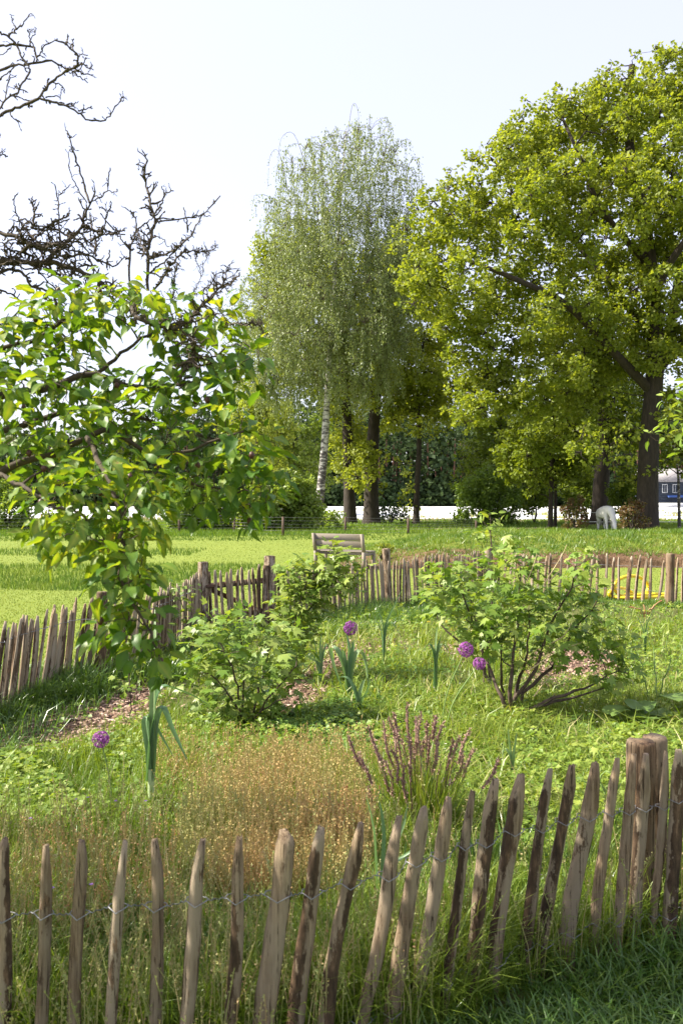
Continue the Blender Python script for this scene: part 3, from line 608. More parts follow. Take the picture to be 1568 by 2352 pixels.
gr = Geo(); N = 2400; X = rng.uniform(-190, 190, N); Z = rng.uniform(0, 1, N) * (29 + 5 * (vnoise(X * .06, X * 0, 9) - .5) * 2 - 8 * smooth((-X - 40) / 50)); Yd = rng.uniform(268, 290, N); ci = np.repeat(np.arange(N), 22)
pos = np.stack([X, Yd, Z], 1)[ci] + randdir(len(ci)) * 2.6; pos[:, 2] = np.maximum(pos[:, 2], .1)
scatter(gr, T_quad, pos, frames(randdir(len(ci)), norm(randdir(len(ci)) + np.array([0, -.6, .3]))), rng.uniform(1.6, 2.8, len(ci)), rng.uniform(0, .6, len(ci))); tag(gr.obj('foliage', M['far'], wood), kind='stuff')
for k in range(230):
    x, y = rng.uniform(-170, 170), rng.uniform(231, 272); tube(gt, [(x, y, 0), (x + rng.normal(0, .2), y, 8), (x + rng.normal(0, .5), y, 19)], [.32, .27, .16], 6)
tag(gt.obj('trunk', M['farbark'] if 'farbark' in M else simple('pine_bark', (.10, .045, .03), .95, 2, (.17, .09, .06)), wood), kind='stuff')
gridmesh('wood_floor', np.linspace(-260, 260, 20), np.linspace(226.5, 330, 8), lambda x, y: x * 0 + .09, simple('leaf_litter', (.03, .035, .015), .95, .5, (.05, .045, .025)))

# ------------------------------------------------------------------ house
def house():
    gx = (1525 - 784) / FPX * 205; base = (gx + 1.5, 205, 0)
    h = thing('dark_blue_house', 'dark blue wooden house with grey roof behind the big oak, right edge', 'house', base)
    wm = simple('dark_blue_boards', (.012, .020, .035), .7, 3, (.020, .032, .05)); white = simple('white_trim', (.38, .39, .40), .6); rf = simple('grey_tiles', (.20, .19, .20), .9, 2, (.30, .28, .27), .05)
    L, D, Hh = 15.0, 8.0, 6.3
    for k in range(13):
        g = Geo(); box(g, (base[0], base[1] - D / 2 - .03, 1.15 + .4 * k + .19), (L, .06, .385), bev=.015); g.obj('plank', wm, h)
    g = Geo(); box(g, (base[0], base[1], Hh / 2), (L - .02, D - .02, Hh)); g.obj('wall', wm, h)
    g = Geo(); box(g, (base[0], base[1] - D / 2 - .03, .56), (L + .04, .1, 1.1)); g.obj('plinth', simple('white_plinth', (.6, .6, .58), .8, 3, (.5, .5, .5)), h)
    g = Geo(); e = .6; V = [(-L / 2 - e, -D / 2 - e, Hh - .1), (L / 2 + e, -D / 2 - e, Hh - .1), (L / 2 + e, D / 2 + e, Hh - .1), (-L / 2 - e, D / 2 + e, Hh - .1), (-L / 2 - e, 0, Hh + 3.3), (L / 2 + e, 0, Hh + 3.3)]
    g.add(np.array(V) + np.array([base[0], base[1], 0]), T=[[0, 4, 3], [1, 2, 5]], Q=[[0, 1, 5, 4], [2, 3, 4, 5], [0, 3, 2, 1]]); r = g.obj('roof', rf, h)
    g = Geo(); box(g, (base[0], base[1] - D / 2 - e - .04, Hh - .12), (L + 2 * e, .08, .22)); g.obj('gutter', white, r)
    glass = simple('window_glass', (.10, .13, .15), .08)
    for wx in (1503, 1525, 1549, 1575):
        x = (wx - 784) / FPX * (base[1] - D / 2); yy = base[1] - D / 2 - .07
        f = Geo(); 
        for cx, cz, sx, sz in ((0, .98, 1.3, .14), (0, -.98, 1.3, .14), (-.58, 0, .14, 1.82), (.58, 0, .14, 1.82), (0, 0, .06, 1.82)): box(f, (x + cx, yy - .03, 4.6 + cz), (sx, .08, sz))
        w_ = f.obj('window', white, h); p = Geo(); box(p, (x, yy + .015, 4.6), (1.02, .03, 1.82)); p.obj('pane', glass, w_)
    g = Geo(); box(g, (base[0] + 1.0, base[1] - D / 2 - .65, 2.7), (7.0, 1.1, .42), rotx(.25), bev=.03); g.obj('awning', simple('blue_board', (.02, .06, .22), .6), h)
house()

# ------------------------------------------------------------------ paddock wire fence
def wire_fence():
    posts = [(-20, 1183, 1226), (96, 1180, 1224), (245, 1182, 1224), (412, 1180, 1224), (538, 1184, 1224), (650, 1187, 1232), (793, 1187, 1227), (937, 1190, 1226), (1093, 1192, 1214)]
    root = thing('wire_fence', 'stock fence of thin wires on dark round posts, between the lawn and the trees', 'fence', (0, 41, 0)); tops = []
    for x, yt, yb in posts:
        dd = min(Gd(yb), 44); b_ = P(x, yb, dd); t_ = P(x, yt, dd); tops.append((b_, t_))
        g = Geo(); b2 = b_.copy(); b2[2] = min(b_[2], H(b_[0], b_[1])) - .05; tube(g, [b2, (b2 + t_) / 2, t_], [.062, .06, .055], 9, cap=True); g.obj('post', M['darkpost'], root, smooth_=False)
    for f in (.97, .80, .62, .45, .28, .10):
        g = Geo(); pts = []
        for (b0_, t0_), (b1_, t1_) in zip(tops[:-1], tops[1:]):
            for s in (0, .5): pts.append(lerp(lerp(b0_, t0_, f), lerp(b1_, t1_, f), s) + np.array([0, -.06, -.02 * (s > 0)]))
        pts.append(lerp(tops[-1][0], tops[-1][1], f) + np.array([0, -.06, 0])); tube(g, pts, .0045, 4); g.obj('wire', M['wire'], root)
wire_fence()
def paddock_tape():
    root = thing('electric_fence', 'white tape fence of the horse paddock, right of the big oak trunk', 'fence', (16, 45, 0)); wh = simple('white_tape', (.75, .75, .75), .5)
    pp = [P(1320, 1216, 47), P(1412, 1216, 47), P(1500, 1220, 47), P(1640, 1222, 46)]
    for b_ in pp:
        b_[2] = 0; g = Geo(); tube(g, [b_ - [0, 0, .05], b_ + [0, 0, 1.15]], [.02, .02], 6, cap=True); g.obj('post', wh, root)
    for z, w_ in ((.45, .022), (.98, .014)):
        g = Geo(); tube(g, [p + [0, -.03, z] for p in pp], w_, 4); g.obj('tape', wh, root)
paddock_tape()

# ------------------------------------------------------------------ horse
def horse():
    d = 43.5; base = P(1391, 1219, d); base[2] = float(H(base[0], base[1])); root = thing('white_horse', 'white horse grazing with lowered head beneath the oaks', 'horse', base)
    me = bpy.data.meshes.new('body'); k = 1.0
    # local: +x forward of the horse, z up
    J = {'hip': (-.62, 0, 1.05, .33), 'belly': (-.15, 0, .97, .34), 'chest': (.38, 0, 1.0, .30), 'withers': (.62, 0, 1.05, .22), 'neck': (.95, 0, .80, .155), 'poll': (1.22, 0, .42, .115), 'muz': (1.38, .0, .13, .06), 'nose': (1.42, 0, .06, .05),
         'rump': (-.88, 0, .98, .20), 'tail1': (-1.02, 0, .80, .05), 'tail2': (-1.05, 0, .35, .035),
         'hl': (-.72, .16, .72, .15), 'hl2': (-.66, .17, .55, .10), 'hl3': (-.86, .17, .42, .06), 'hl4': (-.80, .17, .12, .045), 'hl5': (-.76, .17, .03, .06),
         'hr': (-.72, -.16, .72, .15), 'hr2': (-.60, -.17, .55, .10), 'hr3': (-.78, -.17, .42, .06), 'hr4': (-.70, -.17, .12, .045), 'hr5': (-.66, -.17, .03, .06),
         'fl': (.45, .15, .70, .10), 'fl2': (.46, .15, .40, .06), 'fl3': (.46, .15, .12, .042), 'fl5': (.49, .15, .03, .055),
         'fr': (.45, -.15, .70, .10), 'fr2': (.55, -.15, .40, .06), 'fr3': (.62, -.15, .12, .042), 'fr5': (.66, -.15, .03, .055)}
    names = list(J); E = [('hip', 'belly'), ('belly', 'chest'), ('chest', 'withers'), ('withers', 'neck'), ('neck', 'poll'), ('poll', 'muz'), ('muz', 'nose'), ('hip', 'rump'), ('rump', 'tail1'), ('tail1', 'tail2'),
         ('hip', 'hl'), ('hl', 'hl2'), ('hl2', 'hl3'), ('hl3', 'hl4'), ('hl4', 'hl5'), ('hip', 'hr'), ('hr', 'hr2'), ('hr2', 'hr3'), ('hr3', 'hr4'), ('hr4', 'hr5'), ('chest', 'fl'), ('fl', 'fl2'), ('fl2', 'fl3'), ('fl3', 'fl5'), ('chest', 'fr'), ('fr', 'fr2'), ('fr2', 'fr3'), ('fr3', 'fr5')]
    me.from_pydata([J[n][:3] for n in names], [(names.index(a), names.index(b)) for a, b in E], []); me.update()
    o = bpy.data.objects.new('body', me); COL.objects.link(o); o.parent = root
    sm = o.modifiers.new('skin', 'SKIN'); 
    for i, n in enumerate(names):
        r = J[n][3]; me.skin_vertices[0].data[i].radius = (r, r)
    me.skin_vertices[0].data[0].use_root = True; o.modifiers.new('sub', 'SUBSURF').levels = 2; o.modifiers['sub'].render_levels = 2; sm.use_smooth_shade = True
    me.materials.append(simple('white_coat', (.80, .79, .76), .7, 4, (.68, .66, .62)))
    A = R_(-90); s = 1.08
    o.rotation_euler = (0, 0, A); o.scale = (s, s, s)
    Rm = rotz(A) * s; L = lambda p: np.array(base) + Rm @ np.array(p)
    g = Geo()
    for k in range(26):
        t_ = rng.uniform(0, 1); p = lerp(np.array([.68, .0, 1.18]), np.array([1.24, 0, .55]), t_); strap(g, [L(p + [0, -.02, 0]), L(p + [-.05, -.14, -.10]), L(p + [-.08, -.17, -.26])], [.07, .06, .02], r=.5)
    g.obj('mane', simple('mane_hair', (.66, .64, .58), .8), root)
    g = Geo()
    for k in range(14): q = rng.normal(0, .03, 3); strap(g, [L(np.array([-1.0, 0, .92]) + q), L(np.array([-1.10, 0, .7]) + q), L(np.array([-1.08, 0, .28]) + q)], [.05, .07, .02])
    g.obj('tail', simple('tail_hair', (.6, .57, .5), .8), root)
    for s_ in (-1, 1):
        g = Geo(); strap(g, [L((1.16, .07 * s_, .50)), L((1.15, .10 * s_, .57)), L((1.13, .11 * s_, .66))], [.06, .07, .01], .5); g.obj('ear', simple('ear_skin', (.5, .46, .42), .8), root)
        g = Geo(); box(g, L((1.27, .085 * s_, .36)), (.03, .03, .03), bev=.01); g.obj('eye', simple('dark_eye', (.01, .01, .01), .2), root)
rng = np.random.default_rng(60); horse()

# ------------------------------------------------------------------ bench
def bench():
    d = 20.3; a = G(722, 1304); a = P(722, 1302, 20.6); bb = P(833, 1305, 19.85); z0 = float(H(a[0], a[1])); base = (float((a[0] + bb[0]) / 2), float((a[1] + bb[1]) / 2), z0)
    root = thing('garden_bench', 'weathered grey wooden bench seen from behind on the lawn', 'bench', base)
    ang = math.atan2(bb[1] - a[1], bb[0] - a[0]); Rz = rotz(ang); L = float(np.hypot(bb[0] - a[0], bb[1] - a[1]))
    def at(x, y, z): return np.array(base) + Rz @ np.array([x, y, z])
    # bench local: back at y=0 (towards the camera), seat at +y
    for sx in (-1, 1):
        g = Geo(); pr = [(0.06, 0.0), (.045, .42), (-.045, .86)]
        for (y0, z0_), (y1, z1_) in zip(pr[:-1], pr[1:]):
            V = []
            for (yy, zz) in ((y0, z0_), (y1, z1_)):
                for dx, dy in ((-.03, -.04), (.03, -.04), (.03, .04), (-.03, .04)): V.append(at(sx * (L / 2 - .0) + dx, yy + dy, zz))
            g.add(V, Q=[[0, 1, 5, 4], [1, 2, 6, 5], [2, 3, 7, 6], [3, 0, 4, 7], [3, 2, 1, 0], [4, 5, 6, 7]])
        g.obj('leg', M['benchwood'], root)
        g = Geo(); box(g, at(sx * (L / 2), .52, .20), (.06, .07, .40), Rz, bev=.006); g.obj('leg', M['benchwood'], root)
        g = Geo(); box(g, at(sx * (L / 2), .29, .365), (.05, .42, .07), Rz, bev=.006); g.obj('side_rail', M['benchwood'], root)
    tilt = Rz @ rotx(.2)
    for z in (.775, .608):
        g = Geo(); box(g, at(0, -.045 + (.79 - z) * .24 + .05, z), (L - .07, .032, .160), tilt, bev=.006); g.obj('back_plank', M['benchwood'], root)
    for k in range(4):
        g = Geo(); box(g, at(0, .10 + .125 * k, .425), (L + .10 if k > 0 else L - .07, .115, .032), Rz, bev=.006); g.obj('seat_plank', M['benchwood'], root)
    g = Geo(); box(g, at(0, .09, .375), (L - .07, .03, .06), Rz, bev=.005); g.obj('seat_rail', M['benchwood'], root)
bench()

# ------------------------------------------------------------------ picket fences
def picket_mesh(h, w, dpt, seed, lean=(0, 0), seg=9, sides=7, tiptaper=.18, name='picket', mat='picket'):
    """split chestnut pale: uneven section, cut to a blunt point; base at z=-.12"""
    rs = np.random.default_rng(seed); z = np.r_[np.linspace(-.12, h - tiptaper, seg), h - tiptaper * .45, h]
    a = np.sort(np.arange(sides) * 2 * math.pi / sides + rs.uniform(-.25, .25, sides)); sec = 1 + rs.uniform(-.22, .16, sides); barkface = (np.cos(a - rs.uniform(0, 6.28)) > .25).astype(float)
    bow = rs.uniform(-1, 1, 2) * w * .22; bow2 = rs.uniform(-1, 1, 2) * w * (.2 if sides > 6 else .06); ph = rs.uniform(0, 6.28); tipoff = rs.uniform(-.35, .35, 2) * w * .5; V = []; rr = []
    tw = rs.uniform(-.5, .5)
    for i, zz in enumerate(z):
        f = (zz + .12) / (h + .12); k = 1.12 - .18 * f + .05 * math.sin(f * 11 + ph)
        tt = 0
        if i == len(z) - 2: k *= .78; tt = .5
        if i == len(z) - 1: k *= .48; tt = 1.0
        cx = bow[0] * math.sin(f * math.pi) + bow2[0] * math.sin(f * 2.3 * math.pi + ph) + lean[0] * zz + tipoff[0] * tt
        cy = bow[1] * math.sin(f * math.pi) + lean[1] * zz + tipoff[1] * tt
        for j in range(sides):
            q = sec[j] * (1 + rs.uniform(-.07, .07)) * k; aj = a[j] + tw * f
            V.append([cx + math.cos(aj) * q * w / 2, cy + math.sin(aj) * q * dpt / 2, zz + (rs.uniform(-.006, .006) if i == len(z) - 1 else 0)]); rr.append(barkface[j] * (1 if tt < .3 else .25))
    n = len(z); Q = [[i * sides + j, i * sides + (j + 1) % sides, (i + 1) * sides + (j + 1) % sides, (i + 1) * sides + j] for i in range(n - 1) for j in range(sides)]
    V.append(list(np.mean(V[-sides:], axis=0))); rr.append(0); T = [[len(V) - 1, (n - 1) * sides + j, (n - 1) * sides + (j + 1) % sides] for j in range(sides)]
    g = Geo(); g.add(V, T=T, Q=Q, r=rr); return g.mesh(name, M[mat], False)
def post_mesh(h, rad, seed, mat='post', sides=14, dark=.4):
    rs = np.random.default_rng(seed); V = []; rr = []; z = np.r_[np.linspace(-.1, h - .012, 7), h]; sec = 1 + rs.uniform(-.06, .06, sides); split = rs.integers(0, sides)
    for i, zz in enumerate(z):
        for j in range(sides):
            k = rad * sec[j] * (.93 if i == len(z) - 1 else 1) * (1 + rs.uniform(-.02, .02)) * (.80 if j == split and zz > h * .3 else 1); x = 2 * math.pi * j / sides
            V.append([math.cos(x) * k, math.sin(x) * k, zz + (rs.uniform(-.004, .004) if zz == h else 0)]); rr.append(dark)
    n = len(z); Q = [[i * sides + j, i * sides + (j + 1) % sides, (i + 1) * sides + (j + 1) % sides, (i + 1) * sides + j] for i in range(n - 1) for j in range(sides)]
    V.append([0, 0, h + .003]); rr.append(0); T = [[len(V) - 1, (n - 1) * sides + j, (n - 1) * sides + (j + 1) % sides] for j in range(sides)]
    g = Geo(); g.add(V, T=T, Q=Q, r=rr); return g.mesh('post', M[mat], False)
far_meshes = [picket_mesh(PH * rng.uniform(.96, 1.04), rng.uniform(.040, .062), .030, 100 + k, mat='picket_far', seg=6, sides=6, tiptaper=.10) for k in range(12)]
def run(root, line, spacing, lean0, lean1, gapf=None, seed=1, wires=(.60, .15)):
    rs = np.random.default_rng(seed); p = np.array(line); s = np.r_[0, np.cumsum(np.linalg.norm(np.diff(p, axis=0), axis=1))]; u = 0.02; pos = []
    while u < s[-1]:
        x, y = np.interp(u, s, p[:, 0]), np.interp(u, s, p[:, 1]); f = u / s[-1]; dx, dy = np.interp(u + .05, s, p[:, 0]) - np.interp(u - .05, s, p[:, 0]), np.interp(u + .05, s, p[:, 1]) - np.interp(u - .05, s, p[:, 1]); ang = math.atan2(dy, dx)
        z = float(H(x, y)); ln = lerp(lean0, lean1, f * f) + rs.normal(0, .028); M3 = rotz(ang) @ roty(ln) @ rotx(rs.normal(0, .02)) @ rotz(rs.choice([0, math.pi]))
        link_mesh('picket', far_meshes[rs.integers(0, 12)], root, (x, y, z), M3, (rs.uniform(.85, 1.2), 1, rs.uniform(.965, 1.03)))
        pos.append((x, y, z, ang, ln)); u += spacing * rs.uniform(.75, 1.25)
    for wz in wires:
        g = Geo(); pts = []
        for k, (x, y, z, a, ln) in enumerate(pos):
            o = .022 if k % 2 else -.022; pts.append((x + math.sin(ln) * wz * math.cos(a) + o * math.sin(a), y - o * math.cos(a), z + wz + rs.normal(0, .004)))
            if k < len(pos) - 1: x2, y2, z2 = pos[k + 1][:3]; pts.append(((x + x2) / 2 + math.sin(ln) * wz * math.cos(a), (y + y2) / 2, z + wz))
        tube(g, pts, .0028, 4); g.obj('wire', M['wire'], root)
def fpost(root, xy, h, rad, seed, lean=0.0, mat='post', dark=.4):
    link_mesh('post', post_mesh(h, rad, seed, mat, dark=dark), root, (xy[0], xy[1], float(H(*xy))), roty(lean) @ rotz(seed))
def froot(label, xy): return thing('picket_fence', label, 'fence', (xy[0], xy[1], float(H(xy[0], xy[1]))))
fl = froot('far picket fence left of the gate, its pales leaning right, edging the lawn', left_run[4]); run(fl, left_run, .062, .27, .03, seed=1)
fpost(fl, Ptop(229, 1368, .82) + [0, .02], .84, .048, 3, .02, 'picket_far', .9)
fm = froot('far picket fence between the gate and the corner, in front of the bench', mid_run[3]); run(fm, mid_run, .074, -.06, .02, seed=2)
fpost(fm, Ptop(893, 1257, .93), .93, .062, 4, -.05, 'picket_far', .55); fpost(fm, Ptop(1122, 1258, .80) + [0, .05], .82, .06, 5, 0, 'picket_far', 0)
fr = froot('sparse straight picket fence on the far right, before the earth bank', right_run[2]); run(fr, right_run, .118, .06, .04, seed=3, wires=(.60, .2))
fpost(fr, Ptop(1541, 1270, .84) + [0, .05], .84, .065, 6, 0, 'post', .1)
# gate
def gate():
    a, b_ = np.array(left_run[-1]), np.array(mid_run[0]); ang = math.atan2(b_[1] - a[1], b_[0] - a[0]); L = np.linalg.norm(b_ - a); z = float(H(a[0], a[1]))
    root = thing('garden_gate', 'small wooden picket gate with two rails and a brace between two square posts', 'gate', (*(a + b_) / 2, z))
    Rz = rotz(ang); at = lambda x, y, zz: np.array([a[0], a[1], z]) + Rz @ np.array([x, y, zz])
    for k, (x, h, w_) in enumerate(((.03, .90, .105), (L - .02, .93, .12))):
        g = Geo(); box(g, at(x, 0, h / 2 - .05), (w_, w_ * .9, h + .1), Rz @ rotz(.1 * k), bev=.012, r=.6); g.obj('post', M['picket_far'], root)
    g = Geo(); box(g, at(L - .13, -.05, .40), (.075, .05, .82), Rz @ roty(.03), bev=.01, r=.7); g.obj('post', M['picket_far'], root)
    n = 10
    for k in range(n): link_mesh('picket', far_meshes[(k * 5) % 12], root, at(.14 + k * (L - .32) / (n - 1), -.02, .03 + .012 * math.sin(k * .8) + .05 * k / n), Rz @ roty(-.05 + .02 * math.sin(k * 3)), (1.1, 1, .97))
    for zz, dz in ((.60, .03), (.20, .02)):
        g = Geo(); box(g, at(L / 2, .015, zz), (L - .14, .035, .07), Rz @ roty(-.02), bev=.006, r=.8); g.obj('rail', M['picket_far'], root)
    g = Geo(); Lb = math.hypot(L - .3, .38); box(g, at(L / 2, .05, .38), (Lb, .03, .06), Rz @ roty(.42), bev=.006, r=.8); g.obj('brace', M['picket_far'], root)
    for zz in (.60, .20):
        g = Geo(); box(g, at(.10, -.065, zz), (.14, .012, .035), Rz, bev=.003); g.obj('hinge', simple('rusty_iron', (.06, .03, .02), .7, 30, (.12, .06, .03), metal=.4), root)
gate()

# near fence: each pale measured (top x, y, foot x at row y, width top, width foot)
near = [(-75, 1930, -85, 2350, 24, 34), (15, 1928, 9, 2350, 33, 36), (110, 1938, 88, 2350, 22, 32), (188, 1930, 176, 2350, 15, 33), (282, 1934, 253, 2350, 22, 33), (359, 1930, 357, 2350, 19, 36), (463, 1931, 428, 2350, 24, 38),
        (553, 1923, 525, 2350, 26, 38), (656, 1912, 603, 2350, 30, 48), (731, 1901, 685, 2350, 24, 36), (826, 1888, 755, 2350, 20, 38), (916, 1875, 828, 2350, 26, 38), (974, 1853, 894, 2350, 25, 37), (1033, 1832, 949, 2350, 22, 36), (1082, 1818, 1010, 2350, 20, 25),
        (1132, 1789, 1060, 2350, 24, 33), (1195, 1781, 1118, 2350, 20, 36), (1260, 1767, 1186, 2323, 24, 31), (1316, 1757, 1234, 2255, 24, 32), (1364, 1750, 1299, 2238, 26, 36), (1413, 1743, 1353, 2323, 24, 25), (1452, 1733, 1400, 2272, 22, 28), (1486, 1733, 1447, 2238, 24, 29),
        (1531, 1726, 1486, 2238, 20, 24), (1558, 1721, 1524, 2220, 28, 33), (1604, 1722, 1562, 2220, 24, 30), (1660, 1718, 1620, 2210, 24, 30)]
nf = thing('picket_fence', 'near chestnut pale fence across the foreground, pales tied with wire', 'fence', (near_line[3][0], near_line[3][1], 0))
npos = []
for k, (tx, ty, fx, fy, wt, wf) in enumerate(near):
    b = -(ty - VH / 2) / FPX; dd = float(np.interp(tx, [15, 463, 731, 916, 1084, 1260, 1413, 1555, 1660], [2.20, 2.19, 2.27, 2.36, 2.56, 2.77, 2.88, 3.0, 3.06])) + (.03 if k % 2 else 0) + (0.05 if k in (20, 22) else 0)
    T_, F_ = P(tx, ty, dd), P(fx, fy, dd); lean = (T_[0] - F_[0]) / (T_[2] - F_[2]); x0 = T_[0] - lean * T_[2]
    wd = wf * .94 / FPX * dd; me = picket_mesh(T_[2], wd, wd * .85, 300 + k, lean=(lean, 0), seg=15, sides=8, tiptaper=rng.uniform(.07, .17) if wt < 30 else .03)
    link_mesh('picket', me, nf, (x0, dd, 0)); npos.append((x0, dd, lean, wd))
for tx, ty, wpx, dd, sd in ((1471, 1702, 64, 3.16, 7), (1501, 1692, 56, 3.30, 8)):
    T_ = P(tx, ty, dd); link_mesh('post', post_mesh(T_[2], wpx / FPX * dd / 2, sd, 'post', 16, .12), nf, (T_[0], dd, 0), rotz(sd * 2.1))
def near_wire(z0f, amp=.012):
    for ph in (0, 1):
        pts = []
        for k, (x0, dd, ln, wd) in enumerate(npos):
            z = z0f(k); x = x0 + ln * z; o = (wd * .5 + .006) * (1 if (k + ph) % 2 else -1)
            pts += [(x - wd * .62, dd + o * .4, z + .004), (x, dd + o, z - (.007 if (k + ph) % 2 == 0 else 0)), (x + wd * .62, dd + o * .4, z + .002)]
            if k < len(npos) - 1:
                x1, d1, l1, w1 = npos[k + 1]; z1 = z0f(k + 1); xe = x1 + l1 * z1 - w1 * .62; xs_ = x + wd * .62
                for s in np.linspace(.12, .88, 7):
                    tt = s * 9 + ph * math.pi; pts.append((lerp(xs_, xe, s), lerp(dd, d1, s) + .0028 * math.cos(tt * 2), lerp(z, z1, s) + .0028 * math.sin(tt * 2) + .003 * math.sin(k * 2.1)))
        g = Geo(); tube(g, pts, .0016, 5); g.obj('wire', M['wire'], nf, smooth_=True)
wy = [2105, 2104, 2098, 2098, 2083, 2080, 2068, 2062, 2055, 2050, 2028, 2010, 1978, 1965, 1942, 1935, 1908, 1902, 1885, 1875, 1866, 1862, 1855, 1852, 1835, 1826, 1815]
near_wire(lambda k: float(P(0, wy[k], npos[k][1])[2])); near_wire(lambda k: .14 + .004 * math.sin(k))

# ------------------------------------------------------------------ yellow hose
rng = np.random.default_rng(70)
d = 14.0
hose = thing('yellow_hose', 'looped yellow plastic pipe lying on the grass behind the right picket fence', 'hose', G(1448, 1376))
def ring(cx, cy, rx, ry, dep, a0, a1, n=26, tilt=0.0): return [P(cx + rx * math.cos(a), cy - ry * math.sin(a), d + dep * math.cos(a + tilt)) for a in np.linspace(R_(a0), R_(a1), n)]
pts = [G(1530, 1371) + [0, 0, .03], G(1500, 1371) + [0, 0, .035]]
pts += ring(1449, 1348, 39, 25, .22, -75, 245) + [G(1436, 1372) + [0, 0, .03]] + ring(1424, 1364, 26, 13, .25, -30, 215) + [G(1404, 1377) + [0, 0, .03], G(1440, 1379) + [0, 0, .03], G(1500, 1378) + [0, 0, .03], G(1532, 1376) + [0, 0, .03]]
pts = np.array(pts); pts[:, 2] = np.maximum(pts[:, 2], .045); g = Geo(); tube(g, curve_pts(pts, 260), .028, 10, cap=True); g.obj('pipe', M['yellow'], hose, smooth_=True)

# ------------------------------------------------------------------ leaves on plants: the nearest 300 as parts, the rest joined
LM = {}
def leafy(root, mat, tmpls, pos, rot, sc, r, nparts=300, name='foliage'):
    pos = np.asarray(pos); n = len(pos); vis = np.abs((pos[:, 0] / pos[:, 1]) * FPX) < VW / 2 + 15
    key = pos[:, 1] / np.maximum(sc, 1e-3) + np.where(vis, 0, 1e6); order = np.argsort(key); k = order[:nparts]; rest = order[nparts:]
    ti = rng.integers(0, len(tmpls), n); q = np.minimum((np.clip(r, 0, .999) * 5).astype(int), 4)
    for i in k:
        kk = (mat, id(tmpls), int(ti[i]), int(q[i]))
        if kk not in LM:
            g = Geo(); g.add(tmpls[ti[i]][0], T=tmpls[ti[i]][1], r=np.clip((q[i] + .5) / 5 + tmpls[ti[i]][2], 0, 1)); LM[kk] = g.mesh('leaf', M[mat], True)
        link_mesh('leaf', LM[kk], root, pos[i], rot[i], float(sc[i]))
    if len(rest):
        g = Geo()
        for t_ in range(len(tmpls)):
            s = rest[ti[rest] == t_]
            if len(s): scatter(g, tmpls[t_], pos[s], rot[s], sc[s], r[s])
        tag(g.obj(name, M[mat], root, smooth_=True), kind='stuff')

# ------------------------------------------------------------------ currant bushes
def bush(name, label, base, d, poly, leaf, seed, stems, depth=.32, mind=30, per=5, sub=1, stemmat='stem', mat='currant', cat='bush', down=.35, stem_r=.014, nparts=300, tm=T_palm, twig_r=.0035, rnd=(0, 1)):
    global rng; rng = np.random.default_rng(seed); b0 = np.array([*P(base[0], base[1], d)[:2], 0.0]); b0[2] = float(H(b0[0], b0[1]))
    root = thing(name, label, cat, b0); g = Geo(); NP, NR = [], []
    for s in stems:
        c = [b0 + rng.normal(0, .03, 3) * [1, 1, 0] - [0, 0, .03]] + [P(x, y, d + (z[0] if z else rng.uniform(-.6, .6) * depth)) for x, y, *z in s]; c = curve_pts(c, 14) + 0; c[1:-1] += rng.normal(0, .006, c[1:-1].shape)
        r_ = np.linspace(stem_r, twig_r * 1.3, len(c)); tube(g, c, r_, 6, rough=.12); NP += list(c[2:]); NR += list(r_[2:])
    pt = darts(poly, 500, mind); e = edgedist(poly, pt[:, 0], pt[:, 1])
    C = np.array([P(x, y, d + rng.uniform(-1, 1) * depth * math.sqrt(min(1, (ee + 15) / 110))) for (x, y), ee in zip(pt, e)]); C[:, 2] = np.maximum(C[:, 2], .06)
    dirs = skeleton(g, NP, NR, C, amp=.06, sag=.05, rk=.006, rmin=twig_r, sides=4, tipk=.6); g.obj('stem', M[stemmat], root)
    ci = np.repeat(np.arange(len(C)), per); n = len(ci); u = randdir(n); out = norm(C - (C.mean(0) * [1, 1, .5] + b0 * [0, 0, .5]))[ci]
    dd = norm(u * [1, 1, .5] + out * .35 + [0, 0, -down]); up = norm(np.array([0, -.15, 1.0]) + randdir(n) * .55)
    pos = C[ci] + randdir(n) * leaf * .8 + dd * leaf * .35; pos[:, 2] = np.maximum(pos[:, 2], .03)
    leafy(root, mat, tm, pos, frames(dd, up), leaf * rng.uniform(.55, 1.2, n), rnd[0] + (rnd[1] - rnd[0]) * np.clip(rng.uniform(0, .75, n) + rng.uniform(0, .3, len(C))[ci], 0, 1), nparts)
    return root, C
bush('currant_bush', 'big sprawling currant bush with dark forked stems, right of centre', (1180, 1645), 6.15,
     [(1000, 1330), (1040, 1290), (1110, 1300), (1150, 1270), (1170, 1235), (1215, 1250), (1240, 1330), (1290, 1370), (1300, 1280), (1345, 1265), (1370, 1350), (1400, 1420), (1440, 1480), (1450, 1560), (1390, 1570), (1340, 1500), (1290, 1520), (1240, 1510), (1200, 1540), (1150, 1480), (1110, 1500), (1060, 1420), (980, 1390)],
     .092, 201, [[(1200, 1590), (1270, 1530), (1330, 1430), (1370, 1380)], [(1170, 1590), (1180, 1500), (1190, 1400), (1195, 1300)], [(1190, 1570), (1210, 1500), (1215, 1420)], [(1150, 1600), (1120, 1520), (1090, 1440), (1060, 1360)], [(1250, 1610), (1340, 1580), (1420, 1540)],
                 [(1185, 1600), (1230, 1540), (1260, 1440), (1310, 1350), (1320, 1300)], [(1160, 1610), (1150, 1530), (1150, 1430)], [(1230, 1625), (1320, 1600), (1390, 1580)]], depth=.40, mind=22, per=10, stem_r=.019)
BUSHA = bpy.data.objects['currant_bush']
